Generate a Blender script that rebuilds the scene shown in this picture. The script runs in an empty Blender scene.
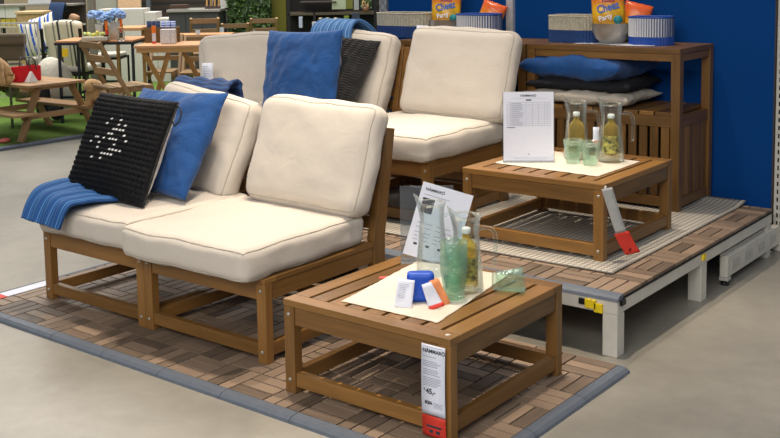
import bpy, math, random
from mathutils import Vector, Matrix, noise
random.seed(7)
COL = bpy.context.scene.collection
R = math.radians
PI = math.pi

# ------------------------------------------------------------------ camera
CX, CY, F = 384.9, 81.3, 1052.15
YAW, PITCH, ROLL = R(-38.373), R(6.113), R(-0.956)
CAM = Vector((3.5773, -2.149, 1.3085))
FW = Vector((math.sin(YAW)*math.cos(PITCH), math.cos(YAW)*math.cos(PITCH), -math.sin(PITCH)))
RT0 = Vector((math.cos(YAW), -math.sin(YAW), 0)); UP0 = RT0.cross(FW)
RT = math.cos(ROLL)*RT0 + math.sin(ROLL)*UP0
UP = -math.sin(ROLL)*RT0 + math.cos(ROLL)*UP0
cd = bpy.data.cameras.new('camera'); cam = bpy.data.objects.new('camera', cd); COL.objects.link(cam)
cam.matrix_world = Matrix(((RT.x, UP.x, -FW.x, CAM.x), (RT.y, UP.y, -FW.y, CAM.y), (RT.z, UP.z, -FW.z, CAM.z), (0, 0, 0, 1)))
cd.sensor_fit = 'HORIZONTAL'; cd.sensor_width = 36; cd.lens = F/780*36
cd.shift_x = (390-CX)/780; cd.shift_y = (CY-219)/780
cd.clip_start = .05; cd.clip_end = 100
bpy.context.scene.camera = cam
HF = Vector((math.sin(YAW), math.cos(YAW), 0)); HR = RT0.copy()
def gp(u, D, z=0.0, v=0):
    """a spot of the hall seen in column u at walking distance D from the camera"""
    d = FW + RT*(u-CX)/F - UP*(v-CY)/F
    k = D/d.dot(HF)
    return Vector((CAM.x+d.x*k, CAM.y+d.y*k, z))
VIEW = -YAW          # z rotation that turns a thing's back (-y) towards the camera
FL = -.02            # hall floor
PZ = .1975           # platform deck height

# ------------------------------------------------------------------ materials
def lin(c):
    return tuple(((x/255)/12.92 if x/255 <= .04045 else ((x/255+.055)/1.055)**2.4) for x in c[:3]) + (1,)
MATS = {}
def nodes(name):
    m = bpy.data.materials.new(name); m.use_nodes = True
    nt = m.node_tree; b = nt.nodes['Principled BSDF']
    return m, nt, b
def N(nt, t, **k):
    n = nt.nodes.new(t)
    for a, v in k.items():
        if a in n.inputs: n.inputs[a].default_value = v
        else: setattr(n, a, v)
    return n
def plain(name, rgb, rough=.6, metal=0., var=0.06, scale=40., bump=0., bscale=200., sheen=0., emit=None):
    if name in MATS: return MATS[name]
    m, nt, b = nodes(name)
    c = lin(rgb)
    tc = N(nt, 'ShaderNodeTexCoord')
    nz = N(nt, 'ShaderNodeTexNoise', Scale=scale, Detail=3.)
    nt.links.new(tc.outputs['Object'], nz.inputs['Vector'])
    cr = N(nt, 'ShaderNodeValToRGB')
    cr.color_ramp.elements[0].position = .3; cr.color_ramp.elements[1].position = .7
    cr.color_ramp.elements[0].color = tuple(x*(1-var*2) for x in c[:3])+(1,)
    cr.color_ramp.elements[1].color = tuple(min(1, x*(1+var)) for x in c[:3])+(1,)
    nt.links.new(nz.outputs['Fac'], cr.inputs['Fac']); nt.links.new(cr.outputs['Color'], b.inputs['Base Color'])
    b.inputs['Roughness'].default_value = rough; b.inputs['Metallic'].default_value = metal
    if sheen: b.inputs['Sheen Weight'].default_value = sheen
    if bump:
        n2 = N(nt, 'ShaderNodeTexNoise', Scale=bscale, Detail=4.)
        nt.links.new(tc.outputs['Object'], n2.inputs['Vector'])
        bp = N(nt, 'ShaderNodeBump', Strength=bump, Distance=.01)
        nt.links.new(n2.outputs['Fac'], bp.inputs['Height']); nt.links.new(bp.outputs['Normal'], b.inputs['Normal'])
    if emit:
        b.inputs['Emission Color'].default_value = lin(emit[0]); b.inputs['Emission Strength'].default_value = emit[1]
    MATS[name] = m; return m
def wood(name, lo, hi, rough=.5, grain=1.0, tint=.35):
    """boards: grain runs along UV u, every board has its own tint"""
    m, nt, b = nodes(name)
    uv = N(nt, 'ShaderNodeUVMap'); uv.uv_map = 'UVMap'
    mp = N(nt, 'ShaderNodeMapping'); mp.inputs['Scale'].default_value = (5, 75, 1)
    nz = N(nt, 'ShaderNodeTexNoise', Scale=1.0, Detail=6., Roughness=.62, Distortion=.5)
    nt.links.new(uv.outputs['UV'], mp.inputs['Vector']); nt.links.new(mp.outputs['Vector'], nz.inputs['Vector'])
    mp2 = N(nt, 'ShaderNodeMapping'); mp2.inputs['Scale'].default_value = (2.0, 14, 1)
    n2 = N(nt, 'ShaderNodeTexNoise', Scale=1.0, Detail=2.)
    nt.links.new(uv.outputs['UV'], mp2.inputs['Vector']); nt.links.new(mp2.outputs['Vector'], n2.inputs['Vector'])
    at = N(nt, 'ShaderNodeAttribute'); at.attribute_name = 'tint'
    a1 = N(nt, 'ShaderNodeMath', operation='MULTIPLY'); a1.inputs[1].default_value = .45*grain
    nt.links.new(nz.outputs['Fac'], a1.inputs[0])
    a2 = N(nt, 'ShaderNodeMath', operation='MULTIPLY_ADD'); a2.inputs[1].default_value = .35*grain
    nt.links.new(n2.outputs['Fac'], a2.inputs[0]); nt.links.new(a1.outputs[0], a2.inputs[2])
    a3 = N(nt, 'ShaderNodeMath', operation='MULTIPLY_ADD'); a3.inputs[1].default_value = tint
    nt.links.new(at.outputs['Fac'], a3.inputs[0]); nt.links.new(a2.outputs[0], a3.inputs[2])
    cr = N(nt, 'ShaderNodeValToRGB'); e = cr.color_ramp.elements
    e[0].position = .25; e[1].position = .85; e[0].color = lin(lo); e[1].color = lin(hi)
    nt.links.new(a3.outputs[0], cr.inputs['Fac']); nt.links.new(cr.outputs['Color'], b.inputs['Base Color'])
    b.inputs['Roughness'].default_value = rough
    bp = N(nt, 'ShaderNodeBump', Strength=.12, Distance=.003)
    nt.links.new(nz.outputs['Fac'], bp.inputs['Height']); nt.links.new(bp.outputs['Normal'], b.inputs['Normal'])
    MATS[name] = m; return m
def fabric(name, rgb, weave=900., rough=.9, var=.05, wr=.25):
    m, nt, b = nodes(name); c = lin(rgb)
    tc = N(nt, 'ShaderNodeTexCoord')
    nz = N(nt, 'ShaderNodeTexNoise', Scale=9., Detail=4.)
    nt.links.new(tc.outputs['Object'], nz.inputs['Vector'])
    cr = N(nt, 'ShaderNodeValToRGB')
    cr.color_ramp.elements[0].position = .3; cr.color_ramp.elements[1].position = .7
    cr.color_ramp.elements[0].color = tuple(x*(1-var*2) for x in c[:3])+(1,)
    cr.color_ramp.elements[1].color = tuple(min(1, x*(1+var)) for x in c[:3])+(1,)
    nt.links.new(nz.outputs['Fac'], cr.inputs['Fac']); nt.links.new(cr.outputs['Color'], b.inputs['Base Color'])
    w = N(nt, 'ShaderNodeTexNoise', Scale=weave, Detail=1.)
    n3 = N(nt, 'ShaderNodeTexNoise', Scale=14., Detail=3., Distortion=.8)
    nt.links.new(tc.outputs['Object'], w.inputs['Vector']); nt.links.new(tc.outputs['Object'], n3.inputs['Vector'])
    b1 = N(nt, 'ShaderNodeBump', Strength=.15, Distance=.002); nt.links.new(w.outputs['Fac'], b1.inputs['Height'])
    b2 = N(nt, 'ShaderNodeBump', Strength=wr, Distance=.02); nt.links.new(n3.outputs['Fac'], b2.inputs['Height'])
    nt.links.new(b1.outputs['Normal'], b2.inputs['Normal']); nt.links.new(b2.outputs['Normal'], b.inputs['Normal'])
    b.inputs['Roughness'].default_value = rough; b.inputs['Sheen Weight'].default_value = .15
    MATS[name] = m; return m
def stripes(name, cols, pos, freq, axis=0, rough=.85, wob=0.):
    """constant stripes across UV; cols/pos fill one period"""
    m, nt, b = nodes(name)
    uv = N(nt, 'ShaderNodeUVMap'); uv.uv_map = 'UVMap'; sx = N(nt, 'ShaderNodeSeparateXYZ')
    nt.links.new(uv.outputs['UV'], sx.inputs['Vector'])
    a = N(nt, 'ShaderNodeMath', operation='MULTIPLY'); a.inputs[1].default_value = freq
    nt.links.new(sx.outputs[axis], a.inputs[0])
    fr = N(nt, 'ShaderNodeMath', operation='FRACT'); nt.links.new(a.outputs[0], fr.inputs[0])
    cr = N(nt, 'ShaderNodeValToRGB'); cr.color_ramp.interpolation = 'CONSTANT'
    e = cr.color_ramp.elements
    while len(e) < len(cols): e.new(.5)
    for i, (c, p) in enumerate(zip(cols, pos)): e[i].position = p; e[i].color = lin(c)
    nt.links.new(fr.outputs[0], cr.inputs['Fac']); nt.links.new(cr.outputs['Color'], b.inputs['Base Color'])
    b.inputs['Roughness'].default_value = rough
    MATS[name] = m; return m
def glass(name, rgb, rough=0.02, ior=1.45, bump=0., bscale=60, body=0., edge=.5, bodyc=None):
    """thin-walled glass: tinted see-through, mirror and milky rim towards grazing angles"""
    m, nt, b = nodes(name); nt.nodes.remove(b); out = nt.nodes['Material Output']
    tr = N(nt, 'ShaderNodeBsdfTransparent'); tr.inputs['Color'].default_value = lin(rgb)
    gl = N(nt, 'ShaderNodeBsdfGlossy'); gl.inputs['Roughness'].default_value = max(rough, .03); gl.inputs['Color'].default_value = (1, 1, 1, 1)
    df = N(nt, 'ShaderNodeBsdfTranslucent'); d2 = N(nt, 'ShaderNodeBsdfDiffuse')
    c = lin(bodyc) if bodyc else tuple(min(1, x*.95) for x in lin(rgb)[:3])+(1,)
    df.inputs['Color'].default_value = c; d2.inputs['Color'].default_value = c
    mb = N(nt, 'ShaderNodeMixShader'); mb.inputs[0].default_value = .5; nt.links.new(df.outputs[0], mb.inputs[1]); nt.links.new(d2.outputs[0], mb.inputs[2])
    lw = N(nt, 'ShaderNodeLayerWeight'); lw.inputs['Blend'].default_value = .35
    pw = N(nt, 'ShaderNodeMath', operation='POWER'); pw.inputs[1].default_value = 2.2; nt.links.new(lw.outputs['Facing'], pw.inputs[0])
    mk = N(nt, 'ShaderNodeMath', operation='MULTIPLY_ADD'); mk.inputs[1].default_value = edge; mk.inputs[2].default_value = body; nt.links.new(pw.outputs[0], mk.inputs[0])
    m1 = N(nt, 'ShaderNodeMixShader'); nt.links.new(mk.outputs[0], m1.inputs[0]); nt.links.new(tr.outputs[0], m1.inputs[1]); nt.links.new(mb.outputs[0], m1.inputs[2])
    fr = N(nt, 'ShaderNodeFresnel'); fr.inputs['IOR'].default_value = ior
    m2 = N(nt, 'ShaderNodeMixShader'); fk = N(nt, 'ShaderNodeMath', operation='MULTIPLY'); fk.inputs[1].default_value = .45; nt.links.new(fr.outputs[0], fk.inputs[0]); nt.links.new(fk.outputs[0], m2.inputs[0]); nt.links.new(m1.outputs[0], m2.inputs[1]); nt.links.new(gl.outputs[0], m2.inputs[2])
    nt.links.new(m2.outputs[0], out.inputs['Surface'])
    if bump:
        tc = N(nt, 'ShaderNodeTexCoord'); v = N(nt, 'ShaderNodeTexVoronoi', Scale=bscale)
        nt.links.new(tc.outputs['Object'], v.inputs['Vector'])
        bp = N(nt, 'ShaderNodeBump', Strength=bump, Distance=.004)
        nt.links.new(v.outputs['Distance'], bp.inputs['Height'])
        for q in (gl, fr, lw, df, d2): nt.links.new(bp.outputs['Normal'], q.inputs['Normal'])
    MATS[name] = m; return m

W_FURN = wood('brown_stained_acacia', (68, 46, 20), (152, 109, 56), .4)
W_DECK = wood('weathered_decking', (62, 52, 43), (140, 119, 100), .6, 1.0, .62)
W_PALE = wood('pale_folding_wood', (140, 98, 50), (206, 158, 92), .5)
W_TOP = wood('orange_table_top', (180, 125, 80), (225, 172, 122), .5)
W_KID = wood('picnic_wood', (128, 96, 62), (184, 146, 104), .55)
F_BEIGE = fabric('beige_cushion_fabric', (203, 194, 182), var=.015, wr=.12)
F_SEAM = plain('beige_piping', (182, 173, 160), .85)
F_BLUE = fabric('royal_blue_fabric', (14, 74, 138), var=.12, wr=.5)
F_NAVY = fabric('navy_fabric', (24, 34, 62), var=.1)
F_BLACK = fabric('black_rib_fabric', (30, 29, 29), var=.3, wr=.8)
F_WHITE = fabric('white_lining', (225, 220, 210))
METAL = plain('brushed_steel', (186, 182, 174), .42, .6, .03)
DARKMET = plain('dark_blue_metal', (38, 44, 56), .45, .3)
BLACKM = plain('black_metal', (26, 26, 28), .45, .3)
BOLT = plain('zinc_bolt', (205, 205, 200), .35, .6)
EDGE = plain('grey_plastic_edging', (88, 96, 108), .6, 0, .05, 30, .1, 300)
WHITEP = plain('white_painted_steel', (206, 202, 192), .5, 0, .04, 12)
PAPER = plain('white_paper', (222, 226, 240), .7, 0, .01)
INK = plain('dark_ink', (52, 54, 66), .8, 0, 0)
GREYINK = plain('grey_ink', (150, 153, 168), .8, 0, 0)
RED = plain('red_card', (214, 56, 40), .6, 0, .03)
YEL = plain('yellow_tape', (236, 206, 20), .6)
CLEAR = glass('clear_glass', (246, 250, 250), body=.02, edge=.35)
GREENG = glass('green_bubbled_glass', (238, 250, 244), .08, 1.4, .5, 110, body=.05, edge=.34)
ACRYL = glass('acrylic', (240, 243, 246), .05, 1.2, body=.04)
LIQ = glass('yellow_drink', (250, 234, 160), .1, 1.3, body=.30, edge=.2, bodyc=(236, 206, 96))
TAUPE = fabric('taupe_fabric', (96, 84, 66))

# ------------------------------------------------------------------ mesh builder
class MB:
    def __init__(s): s.v = []; s.f = []; s.uv = []; s.t = []; s.sm = []; s.m = []; s.mats = []; s.mi = 0
    def mat(s, m):
        if m not in s.mats: s.mats.append(m)
        s.mi = s.mats.index(m); return s
    def face(s, idx, uv=None, t=.5, sm=False):
        s.f.append(idx); s.uv.append(uv or [(0, 0)]*len(idx)); s.t.append(t); s.sm.append(sm); s.m.append(s.mi)
    def box(s, x0, x1, y0, y1, z0, z1, M=None, t=None):
        t = random.random() if t is None else t
        L = (x1-x0, y1-y0, z1-z0); a = L.index(max(L)); o1, o2 = [i for i in range(3) if i != a]
        ou, ov = random.random()*50, random.random()*50
        P = [(x, y, z) for x in (x0, x1) for y in (y0, y1) for z in (z0, z1)]
        b = len(s.v)
        for p in P: s.v.append(M @ Vector(p) if M else Vector(p))
        for q in ((0, 1, 3, 2), (4, 6, 7, 5), (0, 4, 5, 1), (2, 3, 7, 6), (0, 2, 6, 4), (1, 5, 7, 3)):
            s.face([b+i for i in q], [(P[i][a]+ou, P[i][o1]+P[i][o2]+ov) for i in q], t)
        return s
    def bar(s, p, q, w, h, up=(0, 0, 1), t=None):
        """square section bar from p to q"""
        p = Vector(p); q = Vector(q); d = q-p; L = d.length; d.normalize()
        u = Vector(up)
        if abs(d.dot(u)) > .99: u = Vector((1, 0, 0))
        x = d.cross(u).normalized(); y = x.cross(d)
        M = Matrix(((d.x, x.x, y.x, p.x), (d.y, x.y, y.y, p.y), (d.z, x.z, y.z, p.z), (0, 0, 0, 1)))
        return s.box(0, L, -w/2, w/2, -h/2, h/2, M, t)
    def tube(s, pts, r, n=8, closed=False, cap=True):
        pts = [Vector(p) for p in pts]; rings = []; k = len(pts)
        ref = Vector((0, 0, 1)); prev = None
        for i, p in enumerate(pts):
            if closed: d = pts[(i+1) % k]-pts[i-1]
            else: d = pts[min(i+1, k-1)]-pts[max(i-1, 0)]
            d.normalize()
            if prev is None:
                a = d.cross(ref if abs(d.z) < .9 else Vector((1, 0, 0))).normalized()
            else: a = (prev - d*prev.dot(d)).normalized()
            prev = a; c = d.cross(a); rr = r[i] if isinstance(r, (list, tuple)) else r
            b = len(s.v)
            for j in range(n):
                th = 2*PI*j/n; s.v.append(p+(a*math.cos(th)+c*math.sin(th))*rr)
            rings.append(b)
        m = k if closed else k-1
        for i in range(m):
            A = rings[i]; B = rings[(i+1) % k]
            for j in range(n):
                j2 = (j+1) % n; s.face([A+j, A+j2, B+j2, B+j], [(i, j/n), (i, j2/n), (i+1, j2/n), (i+1, j/n)], .5, True)
        if cap and not closed:
            s.face([rings[0]+j for j in range(n)][::-1]); s.face([rings[-1]+j for j in range(n)])
        return s
    def lathe(s, prof, c=(0, 0, 0), n=28, sm=True, fn=None, sx=1, sy=1, close=False):
        c = Vector(c); b = len(s.v); k = len(prof)
        for i, (r, z) in enumerate(prof):
            for j in range(n):
                th = 2*PI*j/n; rr, zz = (fn(r, z, th) if fn else (r, z))
                s.v.append(c+Vector((rr*math.cos(th)*sx, rr*math.sin(th)*sy, zz)))
        for i in range(k-1 + (1 if close else 0)):
            i2 = (i+1) % k
            for j in range(n):
                j2 = (j+1) % n
                s.face([b+i*n+j, b+i*n+j2, b+i2*n+j2, b+i2*n+j], [(j/n, i/k), ((j+1)/n, i/k), ((j+1)/n, (i+1)/k), (j/n, (i+1)/k)], .5, sm)
        if not close:
            if prof[0][0] > 1e-4: s.face([b+j for j in range(n)][::-1])
            if prof[-1][0] > 1e-4: s.face([b+(k-1)*n+j for j in range(n)])
        return s
    def ell(s, c, r, M=None, n=16, m=10):
        c = Vector(c); b = len(s.v)
        for i in range(m+1):
            ph = PI*i/m
            for j in range(n):
                th = 2*PI*j/n
                p = Vector((r[0]*math.sin(ph)*math.cos(th), r[1]*math.sin(ph)*math.sin(th), r[2]*math.cos(ph)))
                if M: p = M @ p
                s.v.append(c+p)
        for i in range(m):
            for j in range(n):
                j2 = (j+1) % n; s.face([b+i*n+j, b+(i+1)*n+j, b+(i+1)*n+j2, b+i*n+j2], None, .5, True)
        return s
    def grid(s, fn, nu, nv, uvs=(1, 1), sm=True, wrap=False):
        b = len(s.v)
        for i in range(nu+1):
            for j in range(nv+1): s.v.append(Vector(fn(i/nu, j/nv)))
        for i in range(nu):
            for j in range(nv):
                q = [b+i*(nv+1)+j, b+(i+1)*(nv+1)+j, b+(i+1)*(nv+1)+j+1, b+i*(nv+1)+j+1]
                s.face(q, [(i/nu*uvs[0], j/nv*uvs[1]), ((i+1)/nu*uvs[0], j/nv*uvs[1]), ((i+1)/nu*uvs[0], (j+1)/nv*uvs[1]), (i/nu*uvs[0], (j+1)/nv*uvs[1])], .5, sm)
        return s
    def build(s, name, mat=None, parent=None, loc=None, rot=None, bevel=0, solid=0, weld=0, subsurf=0):
        me = bpy.data.meshes.new(name)
        me.from_pydata([tuple(v) for v in s.v], [], s.f)
        uvl = me.uv_layers.new(name='UVMap'); k = 0
        for fi, uvs in enumerate(s.uv):
            for q in uvs: uvl.data[k].uv = q; k += 1
        at = me.attributes.new('tint', 'FLOAT', 'FACE')
        for i, t in enumerate(s.t): at.data[i].value = t
        for i, p in enumerate(me.polygons): p.use_smooth = s.sm[i]; p.material_index = s.m[i] if s.mats else 0
        for m in (s.mats or [mat]): me.materials.append(m)
        me.validate(); me.update()
        o = bpy.data.objects.new(name, me); COL.objects.link(o)
        if parent: o.parent = parent
        if loc is not None: o.location = loc
        if rot is not None: o.rotation_euler = rot
        if weld: w = o.modifiers.new('weld', 'WELD'); w.merge_threshold = weld
        if solid: q = o.modifiers.new('solid', 'SOLIDIFY'); q.thickness = solid; q.offset = 0
        if bevel: q = o.modifiers.new('bevel', 'BEVEL'); q.width = bevel; q.segments = 2; q.limit_method = 'ANGLE'
        if subsurf: q = o.modifiers.new('sub', 'SUBSURF'); q.levels = q.render_levels = subsurf
        return o

def tag(o, label=None, cat=None, group=None, kind=None):
    if label: o['label'] = label
    if cat: o['category'] = cat
    if group: o['group'] = group
    if kind: o['kind'] = kind
    return o
def thing(name, label, cat, loc=(0, 0, 0), rot=(0, 0, 0), group=None):
    o = bpy.data.objects.new(name, None); COL.objects.link(o); o.empty_display_size = .1
    o.location = loc; o.rotation_euler = rot if isinstance(rot, (tuple, list)) else (0, 0, rot)
    return tag(o, label, cat, group)
def dup(root, label=None, loc=None, rot=None, group=None):
    def cp(o, parent):
        c = o.copy(); COL.objects.link(c); c.parent = parent
        for ch in list(KIDS.get(o.name, [])) or [x for x in o.children]: cp(ch, c)
        return c
    r = cp(root, None)
    if label: r['label'] = label
    if group: r['group'] = group
    if loc is not None: r.location = loc
    if rot is not None: r.rotation_euler = rot if isinstance(rot, (tuple, list)) else (0, 0, rot)
    return r
KIDS = {}
def text(parent, name, body, size, M, mat=INK, ext=.0002, align='LEFT', sx=1.0, bold=0.0):
    cu = bpy.data.curves.new(name, 'FONT'); cu.body = body; cu.size = size; cu.extrude = ext; cu.align_x = align; cu.offset = bold
    tmp = bpy.data.objects.new('tmp', cu); COL.objects.link(tmp)
    bpy.context.view_layer.update()
    me = bpy.data.meshes.new_from_object(tmp.evaluated_get(bpy.context.evaluated_depsgraph_get()))
    bpy.data.objects.remove(tmp); bpy.data.curves.remove(cu)
    for v in me.vertices: v.co.x *= sx
    me.materials.clear(); me.materials.append(mat)
    o = bpy.data.objects.new(name, me); COL.objects.link(o); o.parent = parent; o.matrix_local = M
    return o
def frame(origin, xdir, ydir):
    """matrix whose x runs along the writing and y up the sheet"""
    x = Vector(xdir).normalized(); y = Vector(ydir); y = (y-x*y.dot(x)).normalized(); z = x.cross(y)
    o = Vector(origin)
    return Matrix(((x.x, y.x, z.x, o.x), (x.y, y.y, z.y, o.y), (x.z, y.z, z.z, o.z), (0, 0, 0, 1)))

# ------------------------------------------------------------------ soft goods
def cush_fn(w, d, h, r, crown, seed, wr=.004):
    def f(p):
        H = Vector((w/2, d/2, h/2)); q = Vector((p[0]*H.x, p[1]*H.y, p[2]*H.z))
        i = Vector((max(-H.x+r, min(H.x-r, q.x)), max(-H.y+r, min(H.y-r, q.y)), max(-H.z+r, min(H.z-r, q.z))))
        e = q-i
        if e.length > 1e-7: q = i+e.normalized()*r
        b = lambda a, c: (1-a*a)*(1-c*c)
        q.z += (1 if p[2] > 0 else -1)*crown[2]*b(p[0], p[1])*abs(p[2])**3
        q.y += (1 if p[1] > 0 else -1)*crown[1]*b(p[0], p[2])*abs(p[1])**3
        q.x += (1 if p[0] > 0 else -1)*crown[0]*b(p[1], p[2])*abs(p[0])**3
        nv = noise.noise_vector(q*7+Vector((seed, seed*1.7, 0)))
        n2 = noise.noise_vector(q*19+Vector((seed*3, 0, seed)))
        return q + nv*wr*1.6 + n2*wr*.7
    return f
def cushion(name, label, w, d, h, r, crown, loc, rot, seed, group=None, thin=0, wr=.004, seam_axis=2, mat=None, n=30):
    f = cush_fn(w, d, h, r, crown, seed, wr)
    m = MB()
    def warp(x): return math.copysign(abs(x)**.8, x) if False else x
    for ax in range(3):
        for sg in (-1, 1):
            a, b = [(1, 2), (2, 0), (0, 1)][ax]
            def fn(u, v):
                p = [0, 0, 0]; p[ax] = sg
                p[a] = math.sin((u*2-1)*PI/2*.999)/math.sin(PI/2*.999) if True else u*2-1
                p[b] = math.sin((v*2-1)*PI/2*.999)/math.sin(PI/2*.999)
                if sg < 0: p[a] = -p[a]
                return f(p)
            m.grid(fn, n, n)
    o = m.build(name, mat or F_BEIGE, loc=loc, rot=rot, weld=.0006)
    tag(o, label, 'cushion', group)
    a, b = [(1, 2), (2, 0), (0, 1)][seam_axis]
    for sg in (-1, 1):
        pts = []
        K = 26
        for (sa, ta, sb, tb) in ((-1, 1, -1, -1), (1, 1, -1, 1), (1, -1, 1, 1), (-1, -1, 1, -1)):
            for k in range(K):
                t = k/K; p = [0, 0, 0]; p[seam_axis] = sg; p[a] = sa+(ta-sa)*t; p[b] = sb+(tb-sb)*t; pts.append(f(p))
        s = MB().tube(pts, .0028, 6, closed=True).build('piping', F_SEAM, o)
    return o
def pillow_mesh(w, h, t, pinch=.07, seed=0., wr=.004, n=44, extra=None, ex=.42, sides=(1, -1)):
    """knife-edge pillow in the xz plane, thickness along y"""
    m = MB()
    for sg in sides:
        def fn(u, v):
            s = u*2-1; q = v*2-1
            x = w/2*s*(1-pinch*(1-q*q)); z = h/2*q*(1-pinch*(1-s*s))
            th = t/2*(max(0, (1-s*s))*max(0, (1-q*q)))**ex
            P = Vector((x, -sg*th, z))
            nz = noise.noise(Vector((x*9+seed, z*9, sg*3+seed)))
            nz2 = noise.noise(Vector((x*26+seed, z*22, sg*5)))
            # pulled creases towards the corners
            P.y += -sg*(nz*wr*2+nz2*wr)*min(1, th/(t*.12)+.05)
            if extra: P.y += -sg*extra(u, v, sg)*min(1, th/(t*.2))
            return P
        m.grid(fn if sg > 0 else (lambda u, v, fn=fn: fn(1-u, v)), n, n)
    return m
def drape(name, label, A, B, mat, cat='throw', ripple=.008, freq=5, n=(40, 30), thick=.008, seed=0., uvs=(1, 1), parent=None, loc=(0, 0, 0)):
    """cloth between two guide curves A and B"""
    def ip(P, t):
        P = [Vector(p) for p in P]; k = len(P)-1; x = t*k; i = min(int(x), k-1); f = x-i
        p0 = P[max(i-1, 0)]; p1 = P[i]; p2 = P[i+1]; p3 = P[min(i+2, k)]
        return .5*((2*p1)+(-p0+p2)*f+(2*p0-5*p1+4*p2-p3)*f*f+(-p0+3*p1-3*p2+p3)*f**3)
    def fn(u, v):
        a = ip(A, u); b = ip(B, u); p = a.lerp(b, v)
        z = math.sin(v*PI*2*freq + math.sin(u*3+seed)*1.2)*ripple*(.35+.65*u)
        d = (ip(A, min(1, u+.01))-ip(A, max(0, u-.01))); nrm = d.cross(b-a)
        if nrm.length > 1e-9: nrm.normalize()
        if nrm.z < 0 and abs(nrm.z) > .3: nrm = -nrm
        return p + nrm*z + Vector((0, 0, noise.noise(p*12+Vector((seed, 0, 0)))*.006))
    o = MB().grid(fn, n[0], n[1], uvs).build(name, mat, parent, loc=loc, solid=thick)
    if not parent: tag(o, label, cat)
    return o

# ------------------------------------------------------------------ the hall
def floor_material():
    m, nt, b = nodes('polished_concrete')
    tc = N(nt, 'ShaderNodeTexCoord')
    n1 = N(nt, 'ShaderNodeTexNoise', Scale=.9, Detail=5., Roughness=.55, Distortion=.4)
    n2 = N(nt, 'ShaderNodeTexNoise', Scale=14., Detail=6., Roughness=.7)
    for n_ in (n1, n2): nt.links.new(tc.outputs['Object'], n_.inputs['Vector'])
    mx = N(nt, 'ShaderNodeMath', operation='MULTIPLY_ADD'); mx.inputs[1].default_value = .35
    nt.links.new(n2.outputs['Fac'], mx.inputs[0]); nt.links.new(n1.outputs['Fac'], mx.inputs[2])
    cr = N(nt, 'ShaderNodeValToRGB'); e = cr.color_ramp.elements
    e[0].position = .45; e[1].position = .85; e[0].color = lin((122, 119, 111)); e[1].color = lin((158, 153, 142))
    nt.links.new(mx.outputs[0], cr.inputs['Fac']); nt.links.new(cr.outputs['Color'], b.inputs['Base Color'])
    rr = N(nt, 'ShaderNodeMapRange'); rr.inputs['To Min'].default_value = .28; rr.inputs['To Max'].default_value = .5
    nt.links.new(n1.outputs['Fac'], rr.inputs['Value']); nt.links.new(rr.outputs[0], b.inputs['Roughness'])
    bp = N(nt, 'ShaderNodeBump', Strength=.03, Distance=.01)
    nt.links.new(n2.outputs['Fac'], bp.inputs['Height']); nt.links.new(bp.outputs['Normal'], b.inputs['Normal'])
    return m
fl = MB().box(-22, 9, -8, 24, FL-.1, FL).build('floor', floor_material()); tag(fl, kind='structure')
def turf_material():
    m, nt, b = nodes('artificial_turf')
    tc = N(nt, 'ShaderNodeTexCoord')
    n1 = N(nt, 'ShaderNodeTexNoise', Scale=3., Detail=6., Roughness=.8); n2 = N(nt, 'ShaderNodeTexNoise', Scale=120., Detail=3.)
    for n_ in (n1, n2): nt.links.new(tc.outputs['Object'], n_.inputs['Vector'])
    mx = N(nt, 'ShaderNodeMath', operation='MULTIPLY_ADD'); mx.inputs[1].default_value = .7
    nt.links.new(n2.outputs['Fac'], mx.inputs[0]); nt.links.new(n1.outputs['Fac'], mx.inputs[2])
    cr = N(nt, 'ShaderNodeValToRGB'); e = cr.color_ramp.elements
    e[0].position = .55; e[1].position = 1.1; e[0].color = lin((52, 84, 22)); e[1].color = lin((112, 146, 50))
    nt.links.new(mx.outputs[0], cr.inputs['Fac']); nt.links.new(cr.outputs['Color'], b.inputs['Base Color'])
    bp = N(nt, 'ShaderNodeBump', Strength=.8, Distance=.02)
    nt.links.new(n2.outputs['Fac'], bp.inputs['Height']); nt.links.new(bp.outputs['Normal'], b.inputs['Normal'])
    b.inputs['Roughness'].default_value = .95
    return m
turf = MB().box(-16, -3.68, -4, 20, FL, FL+.018).build('floor', turf_material()); tag(turf, kind='structure')
te = MB().box(-3.68, -3.60, -4, 20, FL, FL+.024).build('trim_1', EDGE, bevel=.004); tag(te, kind='structure')

BLUEW = plain('blue_wall_paint', (0, 60, 124), .75, 0, .02, 3); BLUEW.node_tree.nodes['Principled BSDF'].inputs['Specular IOR Level'].default_value = .12
wl = MB()
wl.box(-.21, 2.012, 2.68, 2.74, FL, 3.2)
tag(wl.build('wall_back', BLUEW), kind='structure')
w2 = MB().box(2.0125, 2.0155, 2.676, 2.742, FL, 3.2).build('trim_2', plain('dark_wall_edge', (60, 48, 46), .5)); tag(w2, kind='structure')
def post_metal():
    m, nt, b = nodes('mottled_aluminium'); b.inputs['Metallic'].default_value = .6; b.inputs['Roughness'].default_value = .4
    tc = N(nt, 'ShaderNodeTexCoord'); ch = N(nt, 'ShaderNodeTexChecker', Scale=40.)
    ch.inputs['Color1'].default_value = lin((172, 176, 182)); ch.inputs['Color2'].default_value = lin((142, 146, 154))
    nt.links.new(tc.outputs['Object'], ch.inputs['Vector']); nt.links.new(ch.outputs['Color'], b.inputs['Base Color'])
    return m
p1 = MB().box(-.265, -.212, 2.66, 2.75, FL, 3.2).build('trim_3', post_metal(), bevel=.003); tag(p1, kind='structure')
p2 = MB(); p2.box(.600, .624, 2.662, 2.679, FL, 3.2); p2.box(.628, .646, 2.655, 2.679, FL, 3.2)
tag(p2.build('trim_4', plain('wall_batten', (196, 198, 204), .4, .3)), kind='structure')

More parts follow.
